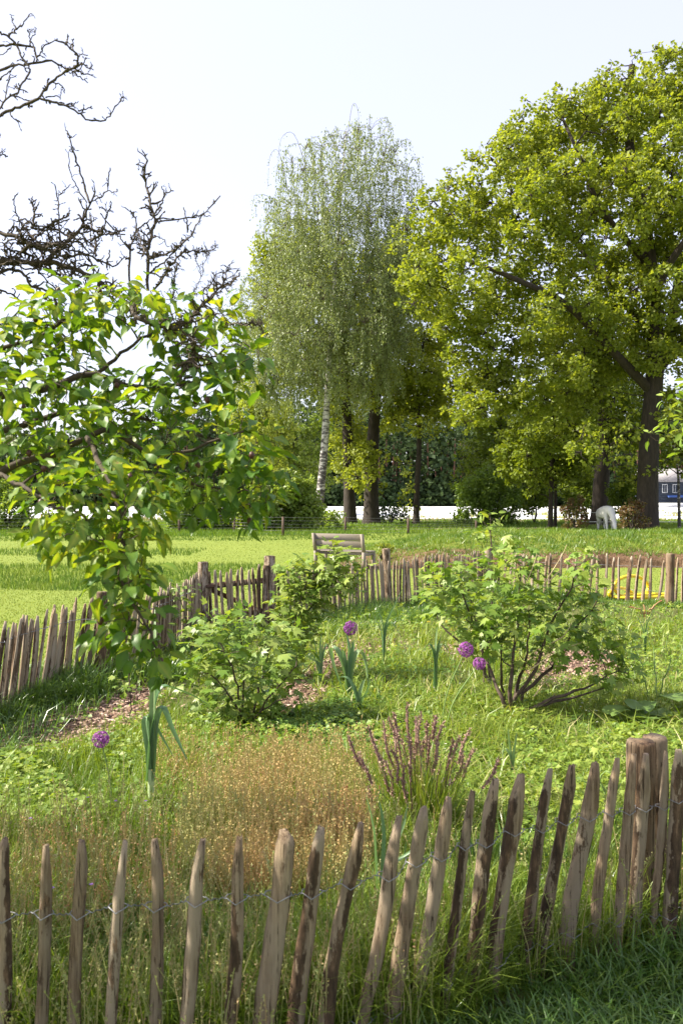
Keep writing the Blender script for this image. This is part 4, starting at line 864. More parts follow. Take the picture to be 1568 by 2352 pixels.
for pth in ([(1209, 1336), (1223, 1302), (1232, 1272)], [(1250, 1340), (1274, 1302), (1290, 1275), (1301, 1251)], [(1259, 1336), (1285, 1310), (1295, 1300)], [(1215, 1540), (1278, 1497), (1335, 1476)], [(1260, 1480), (1293, 1461), (1312, 1431)], [(1225, 1600), (1260, 1560), (1300, 1585)]):
    g = Geo(); c = curve_pts([P(x, y, 5.85) for x, y in pth], 10); tube(g, c, np.linspace(.0055, .002, len(c)), 5, rough=.15); o_ = g.obj('dry_twig', M['straw'], BUSHA); o_['label'] = 'pale dead twig'
bush('currant_bush', 'leggy currant bush behind the two purple flower heads, stems bending left', (1130, 1600), 6.9,
     [(965, 1310), (1000, 1300), (1060, 1290), (1110, 1310), (1120, 1400), (1110, 1500), (1060, 1500), (1030, 1420), (990, 1400), (960, 1360)], .092, 202,
     [[(1110, 1540), (1060, 1480), (1010, 1430), (985, 1350)], [(1110, 1520), (1090, 1420), (1070, 1330)], [(1120, 1520), (1120, 1400)]], depth=.25, mind=24, per=6, stem_r=.015)
bush('currant_bush', 'compact light green currant bush between the gate and the tall leek', (565, 1650), 6.0,
     [(430, 1480), (450, 1440), (490, 1400), (540, 1420), (590, 1410), (640, 1450), (690, 1460), (700, 1530), (670, 1600), (640, 1650), (560, 1660), (500, 1640), (460, 1580), (425, 1540)], .10, 203,
     [[(540, 1560), (500, 1470)], [(560, 1560), (550, 1450)], [(600, 1560), (620, 1470)], [(530, 1600), (450, 1520)], [(620, 1600), (680, 1530)]], depth=.40, mind=21, per=8, mat='currant', down=.25, stem_r=.01, rnd=(0, .95))
bush('currant_bush', 'tall thin currant bush rising before the bench, one upright stem', (662, 1590), 7.4,
     [(750, 1255), (775, 1250), (800, 1290), (830, 1310), (820, 1350), (770, 1370), (730, 1400), (720, 1450), (690, 1520), (660, 1540), (640, 1480), (625, 1430), (640, 1380), (660, 1330), (655, 1300), (700, 1290), (740, 1300)], .10, 204,
     [[(665, 1500), (680, 1420), (700, 1350), (760, 1290)], [(670, 1450), (720, 1390), (790, 1340)]], depth=.18, mind=14, per=8, stem_r=.012, rnd=(.2, 1))
bush('currant_bush', 'small currant bush hanging against the left fence beside the pear leaves', (440, 1500), 8.6,
     [(370, 1370), (390, 1335), (430, 1325), (450, 1350), (440, 1390), (455, 1440), (430, 1470), (400, 1420)], .085, 205, [[(430, 1430), (410, 1360)], [(440, 1440), (440, 1350)]], depth=.12, mind=18, per=4, stem_r=.010, nparts=120)
bush('currant_seedling', 'single drooping shoot with pale leaves left of the tall leek', (296, 1640), 5.9,
     [(270, 1565), (300, 1520), (330, 1545), (315, 1600), (285, 1620)], .06, 206, [[(298, 1590), (300, 1530)]], depth=.08, mind=18, per=3, stem_r=.005, nparts=100, cat='plant')
bush('nettle_plant', 'leafy weed at the far right edge below the right bush', (1500, 1560), 6.4,
     [(1440, 1470), (1500, 1440), (1560, 1470), (1590, 1560), (1540, 1620), (1470, 1580)], .05, 207, [[(1500, 1500)], [(1540, 1510)], [(1470, 1520)]], depth=.3, mind=24, per=5, stem_r=.006, nparts=60, tm=[T_oval], cat='plant', stemmat='greenstem', mat='weed')
bush('lovage_plant', 'yellow-green leafy plant just left of the thick near corner posts', (1400, 1900), 3.75,
     [(1330, 1800), (1360, 1730), (1410, 1690), (1450, 1720), (1440, 1790), (1400, 1850), (1340, 1860)], .045, 208, [[(1380, 1780)], [(1420, 1750)], [(1350, 1800)]], depth=.12, mind=24, per=5, stem_r=.004, nparts=80, cat='plant', stemmat='greenstem', mat='weed', rnd=(.5, 1))
# sapling by the corner of the fence
root, _ = bush('sapling', 'thin pale sapling with a tuft of light leaves rising above the fence corner', (1128, 1435), 10.5,
     [(1090, 1230), (1100, 1190), (1125, 1172), (1145, 1200), (1150, 1230), (1130, 1260), (1110, 1270)], .115, 209, [[(1130, 1330), (1126, 1220), (1124, 1180)]], depth=.12, mind=12, per=3, stem_r=.014, nparts=60, tm=[T_oval], cat='sapling', mat='weed', down=.1)

# ------------------------------------------------------------------ small currant fruit strings on the light bushes
# ------------------------------------------------------------------ leeks and other onion-like plants
def leek(label, base, d, leaves, wid, stem_h, seed, mat='leek', name='leek_plant', stem_r=.014, group=None):
    """leaves: lists of photo points from the shaft outwards"""
    global rng; rng = np.random.default_rng(seed); b0 = np.array([*P(*base, d)[:2], 0.0]); root = thing(name, label, 'plant', b0, group); g = Geo()
    tube(g, [b0 - [0, 0, .03], b0 + [.003, 0, stem_h * .5], b0 + [.0, 0, stem_h]], [stem_r * 1.15, stem_r, stem_r * .9], 10); g.obj('stem', M['leekstem'], root, smooth_=True)
    for lf in leaves:
        pts = [b0 + [rng.normal(0, .004), 0, stem_h * .8]] + [P(x, y, d + (z[0] if z else 0)) for x, y, *z in lf]; c = curve_pts(pts, 18); n = len(c)
        g = Geo(); wv = wid * np.interp(np.linspace(0, 1, n), [0, .15, .5, .85, 1], [.8, 1, .9, .5, .08]); strap(g, c, wv, .55, side=np.array([rng.uniform(.5, 1), rng.uniform(-.8, .8), 0]), r=rng.uniform(.2, .9)); g.obj('leaf', M[mat], root, smooth_=True)
    return root
leek('tall leek with one leaf arching over like a hook, left of the sorrel patch', (347, 1905), 4.15, [[(352, 1700), (352, 1600), (357, 1480), (356, 1400, .1)], [(350, 1720), (356, 1620), (372, 1580), (400, 1582), (450, 1602), (482, 1622)], [(346, 1740), (338, 1690), (334, 1655), (345, 1650), (375, 1700), (400, 1740)], [(352, 1680), (372, 1620), (400, 1680), (430, 1745)], [(344, 1740), (343, 1650), (338, 1640)], [(350, 1760), (356, 1700), (365, 1640)]], .038, .30, 301, stem_r=.017)
leek('broad-leaved leek below the middle purple flower head, leaves folding outwards', (802, 1600), 6.6, [[(800, 1540), (800, 1490), (795, 1455, .05)], [(795, 1550), (778, 1500), (762, 1490), (768, 1530), (790, 1590)], [(806, 1550), (815, 1510), (828, 1495), (840, 1530), (845, 1580)], [(800, 1540), (808, 1500), (812, 1470)], [(798, 1560), (790, 1510), (785, 1490)]], .05, .10, 302)
leek('two pale leek blades standing right of the broad-leaved leek', (822, 1640), 6.2, [[(818, 1600), (800, 1560), (778, 1555)], [(824, 1600), (832, 1570), (838, 1560)], [(822, 1610), (815, 1570)], [(826, 1610), (840, 1590), (850, 1560)]], .035, .06, 303)
leek('dark thin leek tuft right of the tall currant bush', (735, 1560), 7.2, [[(735, 1500), (738, 1455)], [(730, 1520), (722, 1470)], [(742, 1510), (750, 1480), (757, 1500)], [(738, 1520), (742, 1465)], [(730, 1530), (715, 1500), (700, 1510)]], .022, .06, 304, stem_r=.009)
leek('flowerless onion clump with straight stems in front of the far fence', (880, 1500), 8.0, [[(885, 1440), (905, 1390), (925, 1350)], [(880, 1450), (870, 1410), (860, 1440)], [(885, 1450), (900, 1430), (920, 1460)], [(878, 1460), (868, 1430), (850, 1400)], [(882, 1450), (890, 1420)]], .018, .05, 305, stem_r=.007)
leek('blue-green leek at the middle of the garden, pointed blades upright', (1000, 1560), 6.7, [[(1000, 1500), (1003, 1440)], [(996, 1510), (985, 1480), (970, 1500)], [(1003, 1510), (1015, 1480), (1030, 1500)], [(1000, 1510), (1012, 1460)]], .028, .05, 306, stem_r=.010)
leek('leek with bent blades standing between the clover and the lovage', (1175, 1790), 4.6, [[(1172, 1740), (1168, 1700), (1165, 1670)], [(1177, 1740), (1183, 1700), (1186, 1680)], [(1174, 1750), (1160, 1720), (1150, 1745)], [(1178, 1750), (1190, 1720)]], .016, .06, 307, stem_r=.008)
leek('bluish chive-like tuft behind the right currant bush, near the yellow pipe', (1480, 1500), 8.5, [[(1478, 1440), (1470, 1390)], [(1484, 1440), (1490, 1385)], [(1480, 1450), (1500, 1400), (1520, 1390)], [(1476, 1450), (1460, 1410)], [(1482, 1440), (1484, 1380)], [(1486, 1450), (1505, 1420)]], .014, .05, 308, stem_r=.006)
leek('pair of thin leek stalks with drying heads before the spiky grass clump', (872, 2080), 2.95, [[(860, 1950), (852, 1880), (838, 1822)], [(880, 1950), (878, 1880), (870, 1835)], [(890, 2000), (925, 1900), (935, 1850)], [(885, 2010), (950, 1950), (985, 1880)]], .016, .08, 309, stem_r=.007)

def allium(label, head, r_px, d, base_x, seed, rnd=(0, 1)):
    global rng; rng = np.random.default_rng(seed); c = P(*head, d); b0 = np.array([c[0] + base_x, c[1] + .05, 0.0]); root = thing('purple_allium', label, 'flower', b0, None); g = Geo()
    tube(g, curve_pts([b0, (b0 + c) / 2 + [base_x * .3, 0, 0], c], 10), np.linspace(.005, .0035, 10), 6); g.obj('stem', M['greenstem'], root, smooth_=True)
    R = r_px / FPX * d; g = Geo(); n = 150; u = randdir(n)
    for v in u * rng.uniform(.85, 1.02, n)[:, None]: tube(g, [c + v * R * .08, c + v * R * .86], [.0005, .0005], 3, r=.15)
    for k in range(6):
        a = frames(u, randdir(n)); th = k * math.pi / 3; dl = a @ np.array([math.cos(th), .45, math.sin(th)])
        scatter(g, (np.array([[0, 0, 0], [.20, .5, 0], [0, 1, .05], [-.20, .5, 0]]), T_quad[1]), c + u * (R * rng.uniform(.80, .92, n))[:, None], frames(norm(dl), u), R * .24 * rng.uniform(.8, 1.2, n), np.clip(rng.uniform(rnd[0], rnd[1], n), 0, 1))
    g.obj('flower_head', M['allium'], root); return root
allium('round purple allium head on the wood chips at the left, lowest of those', (232, 1698), 20, 4.1, .05, 320, (0, .9))
allium('deep magenta allium head in the middle, above the broad-leaved leek', (805, 1443), 17, 6.75, .02, 321, (0, .6))
allium('pale violet allium head left of the big currant bush, upper of two', (1069, 1492), 18, 5.6, -.16, 322, (.2, 1))
allium('smaller violet allium head beside the dark currant stem, lower of two', (1100, 1524), 15, 5.5, -.22, 323, (.2, 1))
allium('half hidden dark magenta allium head behind the spiky grass clump', (1024, 1802), 17, 4.3, .02, 324, (0, .5))

def rhubarb():
    global rng; rng = np.random.default_rng(330); b0 = G(1480, 1690); root = thing('rhubarb_plant', 'low plant with very large crinkled leaves at the right, behind the corner posts', 'plant', b0)
    for k, (x, y, s, a) in enumerate(((1400, 1650, .20, -1.2), (1470, 1640, .23, -.3), (1530, 1660, .22, .8), (1440, 1690, .19, -1.7), (1560, 1620, .20, .4), (1510, 1700, .20, 1.9))):
        n = 9; u = np.linspace(-1, 1, n); U, Vv = np.meshgrid(u, np.linspace(0, 1, n)); wv = np.sin(np.clip(Vv * 1.1 + .12, 0, 1) * math.pi) ** .7 * .48
        X = U * wv; Y = Vv - .12 * np.abs(U) * (Vv < .2); Z = .10 * np.sin(Vv * 9 + U * 5) * .3 + .25 * np.abs(U) * wv - .4 * Vv ** 2 + rng.normal(0, .012, X.shape)
        L = np.stack([X, Y, Z], -1).reshape(-1, 3) * s; Rm = rotz(a) @ rotx(.25 + rng.normal(0, .1)); c = P(x, y, Gd(1690)); i = (np.arange(n - 1)[:, None] * n + np.arange(n - 1)[None]).ravel()
        c[2] = max(c[2], .10) + .03; g = Geo(); g.add(L @ Rm.T + c, Q=np.stack([i, i + 1, i + n + 1, i + n], 1), r=rng.uniform(0, 1)); lf = g.obj('leaf', M['rhubarb'], root, smooth_=True)
        g = Geo(); tube(g, curve_pts([b0, (b0 + c) / 2 + [0, 0, .06], c + Rm @ np.array([0, .02, 0])], 6), [.014, .012, .011, .010, .009, .008][:len(curve_pts([b0, (b0 + c) / 2, c], 6))], 6, r=.5); g.obj('stalk', simple('red_stalk', (.35, .10, .06), .5, 9, (.25, .22, .07)), lf)
rhubarb()

# clump of grass with purple spikes
def spiky():
    global rng; rng = np.random.default_rng(340); d = 3.95; b0 = G(965, 1935); b0[1] = d; root = thing('spiked_grass_clump', 'tall grass clump with many dark purple spikes behind the near fence', 'grass clump', (b0[0], b0[1], 0))
    tips = [(800, 1690, 80), (822, 1730, 75), (845, 1670, 90), (858, 1700, 80), (880, 1660, 110), (893, 1650, 80), (898, 1720, 80), (910, 1670, 95), (922, 1700, 100), (935, 1615, 105), (938, 1690, 90), (950, 1720, 90), (955, 1650, 85), (968, 1640, 95), (972, 1700, 100), (985, 1690, 80), (990, 1740, 80),
            (1017, 1660, 90), (1003, 1700, 80), (1040, 1700, 70), (1055, 1690, 95), (1062, 1730, 70), (1078, 1675, 80), (1088, 1720, 70), (870, 1730, 90), (885, 1750, 80), (927, 1760, 90), (943, 1780, 80), (1012, 1760, 80), (1030, 1740, 85), (1145, 1742, 70), (845, 1810, 70), (980, 1660, 60), (1000, 1645, 55), (905, 1640, 60), (858, 1850, 60)]
    for k, (x, y, L) in enumerate(tips):
        dd = d + rng.uniform(-.12, .12); tip = P(x, y, dd); s0 = b0 + [rng.normal(0, .05) + (x - 960) / 1900 * .8, rng.normal(0, .05), 0]
        low = P(x + (962 - x) * L / 330 + rng.normal(0, 2), y + L, dd); c = curve_pts([s0 * [1, 1, 0], lerp(s0, low, .55) + [0, 0, .04], low, lerp(low, tip, .5) + rng.normal(0, .008, 3), tip], 20)
        g = Geo(); k2 = int(len(c) * .5); tube(g, c[:k2 + 1], .0022, 4, r=.5); st = g.obj('stalk', M['greenstem'], root)
        sp = c[k2:]; m = len(sp); g = Geo(); tube(g, sp, .0058 * np.interp(np.linspace(0, 1, m), [0, .2, .8, 1], [.5, 1, .9, .3]), 5, r=rng.uniform(.1, .6)); q = resample(sp, 110) + rng.normal(0, .0016, (110, 3)); t_ = norm(np.gradient(q, axis=0)); 
        scatter(g, T_thin, q, frames(norm(t_ + randdir(110) * .55), randdir(110)), .015 * rng.uniform(.7, 1.4, 110), np.clip(rng.uniform(0, 1, 110) * .8 + (k % 3) * .1, 0, 1)); g.obj('flower_spike', M['spike'], root)
    g = Geo(); n = 520; a = rng.uniform(0, 6.28, n); rr = rng.uniform(0, .17, n) ; X = b0[0] + np.cos(a) * rr; Y = d + np.sin(a) * rr * .8
    blades_into(g, X, Y, np.zeros(n), rng.uniform(.30, .60, n), rng.uniform(.003, .006, n), np.clip(rr * 1.6 + rng.uniform(0, .2, n), 0, 1), rng.uniform(.35, 1, n), az=a); tag(g.obj('blades', M['grass'], root), kind='stuff')
def blades_into(g, X, Y, Z, h, w_, bend, r, az=None, near=4.6):
    far = Y > near
    if far.any() and not far.all():
        for k in (far, ~far): blades_into(g, X[k], Y[k], Z[k], h[k], w_[k], bend[k], r[k], None if az is None else az[k], -1 if k is far else 1e9)
        return
    lv = ((0, 1), (.55, .8), (1, 0)) if far.all() else ((0, 1), (.4, .95), (.75, .65), (1, 0)); nv_ = 5 if far.all() else 7
    n = len(X); az = rng.uniform(0, 2 * math.pi, n) if az is None else az + rng.normal(0, .5, n); dx, dy = np.cos(az), np.sin(az)
    sa = az + math.pi / 2 + rng.normal(0, .7, n); sx, sy = np.cos(sa), np.sin(sa); T5 = np.array([[0, 1, 2], [1, 3, 2], [2, 3, 4], [3, 5, 4], [4, 5, 6]])[:nv_ - 2]; V = np.zeros((n, nv_, 3)); j = 0
    for t_, ww in lv:
        px = X + dx * bend * h * t_ ** 1.8; py = Y + dy * bend * h * t_ ** 1.8; pz = Z + h * t_ * (1 - .45 * bend * t_ ** 2)
        for s in ((-1, 1) if ww else (0,)): V[:, j] = np.stack([px + sx * s * w_ * ww / 2, py + sy * s * w_ * ww / 2, pz], 1); j += 1
    g.add(V.reshape(-1, 3), T=(T5[None] + (np.arange(n) * nv_)[:, None, None]).reshape(-1, 3), r=np.repeat(r, nv_))
def tri_blades(g, X, Y, Z, h, w_, r, lean=.5):
    n = len(X); az = rng.uniform(0, 6.283, n); sa = rng.uniform(0, 3.14, n); V = np.zeros((n, 3, 3)); lx, ly = np.cos(az) * h * lean * rng.uniform(0, 1, n), np.sin(az) * h * lean * rng.uniform(0, 1, n)
    V[:, 0] = np.stack([X - np.cos(sa) * w_ / 2, Y - np.sin(sa) * w_ / 2, Z], 1); V[:, 1] = np.stack([X + np.cos(sa) * w_ / 2, Y + np.sin(sa) * w_ / 2, Z], 1); V[:, 2] = np.stack([X + lx, Y + ly, Z + h], 1)
    g.add(V.reshape(-1, 3), T=np.arange(n * 3).reshape(-1, 3), r=np.repeat(r, 3))
spiky()

# ------------------------------------------------------------------ grass and ground cover
def groundpts(n, x0, x1, y0, y1, z=0.0, poly=None):
    """world positions spread with a density that thins out with distance"""
    vx = rng.uniform(x0, x1, n); vy = rng.uniform(y0, y1, n)
    if poly is not None: k = inpoly(poly, vx, vy); vx, vy = vx[k], vy[k]
    b = -(vy - VH / 2) / FPX; d = (CAM_H - z) * (cp + b * sp) / (sp - b * cp); X = (vx - VW / 2) / FPX * d / (cp + b * sp); return X, d
ING = lambda X, Y: inpoly(garden, X, Y)
rng = np.random.default_rng(400)
def longzone(X, Y):
    v = Y + 1.2 * (vnoise(X * .25, Y * .15, 12) - .5) * 2
    a = ((v > 15.3) & (v < 21.0) & (X < -3.2 + .25 * (v - 15))) ; b = ((v > 25.0) & (v < 28.5) & (X < -4.5)); c = v > 34; e = (v > 28.5) & (X > -5.5) & (v < 34) & (X < 1.0)
    return a | b | c
X, Y = groundpts(260000, -180, 1720, 1221, 1660); k = ~ING(X, Y) & (Y < 46); X, Y = X[k], Y[k]; Z = H(X, Y); lz = longzone(X, Y)
nv = vnoise(X * 1.2, Y * .7, 20); nv2 = vnoise(X * 7, Y * 5, 21)
k = (bank_h(X, Y) < .04) & (rng.uniform(0, 1, len(X)) < np.where(lz, 1, .75)); X, Y, Z, lz, nv, nv2 = [q[k] for q in (X, Y, Z, lz, nv, nv2)]
hh = np.where(lz, .085, .018) * rng.uniform(.6, 1.5, len(X)); wd = np.maximum(.004, .0011 * Y) * rng.uniform(.7, 1.3, len(X)); g = Geo()
tri_blades(g, X, Y, Z, hh, wd, np.clip(np.where(lz, .15, .66) + (nv - .5) * .5 + (nv2 - .5) * .4 + rng.normal(0, .2, len(X)), 0, 1)); tag(g.obj('lawn_grass', M['lawn']), 'mown lawn grass with longer darker bands beyond the garden fence', 'grass', kind='stuff')
# bank
n = 100000; X = rng.uniform(-.3, 15, n); Y = rng.uniform(20.0, 33, n) ** 1; Z = bank_h(X, Y); slope = (bank_h(X, Y + .15) - Z) / .15; k = (Z > .03) & (rng.uniform(0, 1, n) < np.clip(1.15 - slope * 1.3, .06, 1)) & ((Z > .30) | (rng.uniform(0, 1, n) < .5)) & (vnoise(X * 1.7, Y * 3.2, 30) * .6 + vnoise(X * 4.5, Y * 6, 34) * .4 + .45 * Z > .46)
X, Y, Z = X[k], Y[k], Z[k]; g = Geo(); tri_blades(g, X, Y, Z - .012, rng.uniform(.03, .13, len(X)) * (.5 + vnoise(X * 3, Y * 3, 35)), rng.uniform(.012, .03, len(X)), np.clip(vnoise(X * 1.5, Y * 1.5, 31) * .7 + rng.normal(0, .15, len(X)), 0, .92), 1.2); tag(g.obj('bank_grass', M['grass']), 'tufted grass growing on top of the bare earth bank', 'grass', kind='stuff')
# rough grass under the far trees and along the wire fence
X, Y = groundpts(60000, -180, 1750, 1194, 1226); k = (Y < 68) & ~((Y > 46) & (Y < 49.5) & (X > 0) & (X < 14)); X, Y = X[k], Y[k]; g = Geo()
tri_blades(g, X, Y, H(X, Y), rng.uniform(.08, .32, len(X)) * np.where(Y < 46, .9, .8), .0016 * Y * rng.uniform(.6, 1.2, len(X)), np.clip(vnoise(X * .5, Y * .5, 33) * .5 + rng.uniform(0, .3, len(X)), 0, 1), .6)  # darker blade tint: the shade under the trees is put into the colour
X = rng.uniform(-22, 1.2, 9000); Y = 40 + rng.normal(0, .9, 9000); tri_blades(g, X, Y, H(X, Y), rng.uniform(.08, .26, 9000), rng.uniform(.03, .06, 9000), rng.uniform(0, .6, 9000), .5); tag(g.obj('rough_grass', M['grass']), 'rough uncut grass along the wire fence and under the oaks', 'grass', kind='stuff')

g = Geo()
for k in range(46):
    cx, cy = rng.uniform(-55, 60), rng.uniform(71, 200); n = 60; tri_blades(g, cx + rng.normal(0, .9, n), cy + rng.normal(0, .6, n), np.full(n, .05), rng.uniform(.15, .5, n), rng.uniform(.1, .2, n), rng.uniform(.2, .9, n), .6)
n = 5000; X = rng.uniform(-70, 75, n); Y = 69.5 + rng.normal(0, .7, n); tri_blades(g, X, Y, np.full(n, .03), rng.uniform(.1, .5, n) * vnoise(X * .3, Y * 0, 55) * 1.3, rng.uniform(.08, .18, n), rng.uniform(0, 1, n), .6)
tag(g.obj('field_weeds', M['seedgrass']), 'weeds along the near edge of the white field', 'weeds', kind='stuff')
# garden: short mixed growth
def thin_chips(X, Y, keep=.06):
    return ~in_chips(X + .12 * (vnoise(X * 5, Y * 5, 44) - .5), Y + .2 * (vnoise(X * 4, Y * 4, 45) - .5)) | (rng.uniform(0, 1, len(X)) < keep)
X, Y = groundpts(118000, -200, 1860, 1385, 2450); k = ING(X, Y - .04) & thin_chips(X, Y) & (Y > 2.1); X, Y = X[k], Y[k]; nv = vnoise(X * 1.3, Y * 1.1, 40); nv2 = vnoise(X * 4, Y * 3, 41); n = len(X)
hh = (.05 + .11 * nv * nv2 * 2 + .05 * (Y < 5)) * rng.uniform(.6, 1.9, n); g = Geo(); blades_into(g, X, Y, H(X, Y) + 0, hh, np.maximum(.0035, .0009 * Y) * rng.uniform(.7, 1.3, n), rng.uniform(.1, .9, n), np.clip(-.12 + nv * .45 + nv2 * .35 + rng.uniform(0, .42, n), 0, 1))  # broad noise darkens blades: mixed species, and deep shade put into their colour
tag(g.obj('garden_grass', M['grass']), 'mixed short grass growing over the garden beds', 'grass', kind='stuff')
# lush long grass at the fence foot and at the left
def near_line_pts(line, n, w0, w1):
    p = np.array(line); s = np.r_[0, np.cumsum(np.linalg.norm(np.diff(p, axis=0), axis=1))]; u = rng.uniform(0, s[-1], n); x = np.interp(u, s, p[:, 0]); y = np.interp(u, s, p[:, 1]); tx = np.interp(u + .1, s, p[:, 0]) - x; ty = np.interp(u + .1, s, p[:, 1]) - y; L = np.hypot(tx, ty) + 1e-6; o = w0 + (w1 - w0) * rng.uniform(0, 1, n) ** 1.3
    return x + ty / L * o, y - tx / L * o
g = Geo()
for line, n, w0, w1, h0 in ((left_run, 11000, -.10, .62, .28), (mid_run, 11000, -.1, 1.3, .30), (right_run, 6000, -.1, .6, .16)):
    X, Y = near_line_pts(line, n, w0, w1); k = thin_chips(X, Y, .3); X, Y = X[k], Y[k]; n = len(X); cl = vnoise(X * 2.0, Y * 2.0, 46)
    blades_into(g, X, Y, H(X, Y), h0 * (.35 + cl) * rng.uniform(.5, 1.25, n), rng.uniform(.005, .010, n), rng.uniform(.2, 1.2, n), np.clip(rng.uniform(0, .9, n), 0, 1))
X, Y = groundpts(16000, -60, 300, 1520, 1660, .15, [(-60, 1520), (120, 1530), (250, 1550), (230, 1575), (120, 1590), (60, 1612), (-60, 1640)]); n = len(X); blades_into(g, X, Y, H(X, Y), rng.uniform(.12, .36, n), rng.uniform(.004, .008, n), rng.uniform(.4, 1.3, n), rng.uniform(.1, 1, n))
tag(g.obj('long_grass', M['grasslush']), 'long lush grass at the foot of the far picket fence', 'grass', kind='stuff')
g = Geo(); X, Y = groundpts(12000, 860, 1750, 1560, 1900, .1); k = ING(X, Y) & (vnoise(X * 1.8, Y * 1.5, 48) > .35); X, Y = X[k], Y[k]; n = len(X); blades_into(g, X, Y, 0 * X, rng.uniform(.12, .36, n), rng.uniform(.006, .012, n), rng.uniform(.5, 1.5, n), rng.uniform(.35, 1, n))
X, Y = groundpts(9000, 560, 1750, 1420, 1640, .1); k = ING(X, Y) & (vnoise(X * 1.8, Y * 1.5, 49) > .45); X, Y = X[k], Y[k]; n = len(X); blades_into(g, X, Y, 0 * X, rng.uniform(.12, .34, n), rng.uniform(.008, .014, n), rng.uniform(.4, 1.4, n), rng.uniform(.3, 1, n))
tag(g.obj('arching_grass', M['grass']), 'tall arching grass blades among the clover on the right', 'grass', kind='stuff')
# near meadow
g = Geo(); X, Y = groundpts(50000, -250, 1860, 1720, 2640, .1); k = ING(X, Y - .10) & thin_chips(X, Y, .08); X, Y = X[k], Y[k]; n = len(X); nv = vnoise(X * 1.5, Y * 1.5, 50)
blades_into(g, X, Y, 0 * X, (.10 + .22 * nv + .12 * np.clip(3.6 - Y, 0, 1.2)) * rng.uniform(.5, 1.35, n), rng.uniform(.0025, .0055, n), rng.uniform(.1, .9, n), np.clip(.1 + nv * .4 + rng.uniform(0, .5, n), 0, 1)); tag(g.obj('meadow_grass', M['grass']), 'long meadow grass just behind the near picket fence', 'grass', kind='stuff')
g = Geo(); n = 10000; X = rng.uniform(-1.1, 1.6, n); Y = np.interp(X, near_line[:, 0], near_line[:, 1]) + rng.uniform(-.35, .85, n) ; k = (X > .1) | (Y > np.interp(X, near_line[:, 0], near_line[:, 1]) - .02); X, Y = X[k], Y[k]; n = len(X)
blades_into(g, X, Y, 0 * X, rng.uniform(.10, .36, n) * np.clip(.22 + (Y - np.interp(X, near_line[:, 0], near_line[:, 1])) * 2.2, .22, 1), rng.uniform(.004, .010, n), rng.uniform(.2, 1.2, n), rng.uniform(0, .8, n)); n = 12000; X = rng.uniform(-1.0, 1.9, n); Y = np.interp(X, near_line[:, 0], near_line[:, 1]) - rng.uniform(0, .75, n); blades_into(g, X, Y, 0 * X, rng.uniform(.06, .24, n) * (.5 + .9 * vnoise(X * 5, Y * 5, 52)), rng.uniform(.004, .008, n), rng.uniform(.4, 1.3, n), rng.uniform(0, .9, n)); tag(g.obj('fence_grass', M['grasslush']), 'dark lush grass at the foot of the near picket fence', 'grass', kind='stuff')
# seed heads
def seedstems(g, X, Y, h, nseed, sz, r, spread=.02, top=.5, arch=.2):
    n = len(X); az = rng.uniform(0, 6.283, n); bx, by = np.cos(az) * arch * h * rng.uniform(0, 1, n), np.sin(az) * arch * h * rng.uniform(0, 1, n)
    for t0, t1 in ((0, .5), (.5, 1)):
        V = np.zeros((n, 4, 3))
        for j, (t_, s) in enumerate(((t0, -1), (t0, 1), (t1, 1), (t1, -1))): V[:, j] = np.stack([X + bx * t_ ** 2 + s * .0011, Y + by * t_ ** 2, h * t_], 1)
        g.add(V.reshape(-1, 3), Q=np.arange(n * 4).reshape(-1, 4), r=np.repeat(r * .6 + .35, 4))
    i = np.repeat(np.arange(n), nseed); t_ = 1 - top * rng.uniform(0, 1, len(i)) ; q = np.stack([X[i] + bx[i] * t_ ** 2, Y[i] + by[i] * t_ ** 2, h[i] * t_], 1) + rng.normal(0, 1, (len(i), 3)) * spread * (1.15 - t_)[:, None] * [1, 1, .3]
    scatter(g, T_quad, q, frames(norm(randdir(len(i)) * .7 + [0, 0, .6]), randdir(len(i))), sz * rng.uniform(.7, 1.3, len(i)), np.clip(r[i] * .6 + rng.uniform(0, .4, len(i)), 0, 1))
sorrel_poly = [(420, 1800), (470, 1750), (560, 1715), (640, 1695), (760, 1690), (835, 1740), (850, 1830), (850, 1930), (740, 1985), (600, 2000), (470, 1960), (400, 1890)]
g = Geo(); X, Y = groundpts(2900, 400, 860, 1690, 2000, .32, sorrel_poly); n = len(X); seedstems(g, X, Y, rng.uniform(.24, .40, n), 19, .009, vnoise(X * 3, Y * 3, 60), .009, .6)
X, Y = groundpts(500, -60, 400, 1850, 2080, .3); n = len(X); seedstems(g, X, Y, rng.uniform(.22, .36, n), 18, .008, rng.uniform(0, .4, n), .016, .6)
X, Y = groundpts(700, 350, 1000, 1660, 1760, .25); n = len(X); seedstems(g, X, Y, rng.uniform(.18, .3, n), 18, .008, rng.uniform(0, .5, n), .014, .6)
tag(g.obj('sheep_sorrel', M['sorrel']), 'patch of reddish brown sorrel seed heads behind the near fence', 'sorrel', kind='stuff')
g = Geo(); X, Y = groundpts(3600, -250, 1750, 1790, 2500, .3); k = ING(X, Y) & thin_chips(X, Y, .1) & (rng.uniform(0, 1, len(X)) < np.where(X > .3, .4, 1)); X, Y = X[k], Y[k]; n = len(X); seedstems(g, X, Y, rng.uniform(.25, .45, n), 16, .008, rng.uniform(.2, 1, n), .010, .35, .45)
tag(g.obj('seed_grass', M['seedgrass']), 'grass stems with pale nodding seed heads in the meadow', 'grass', kind='stuff')
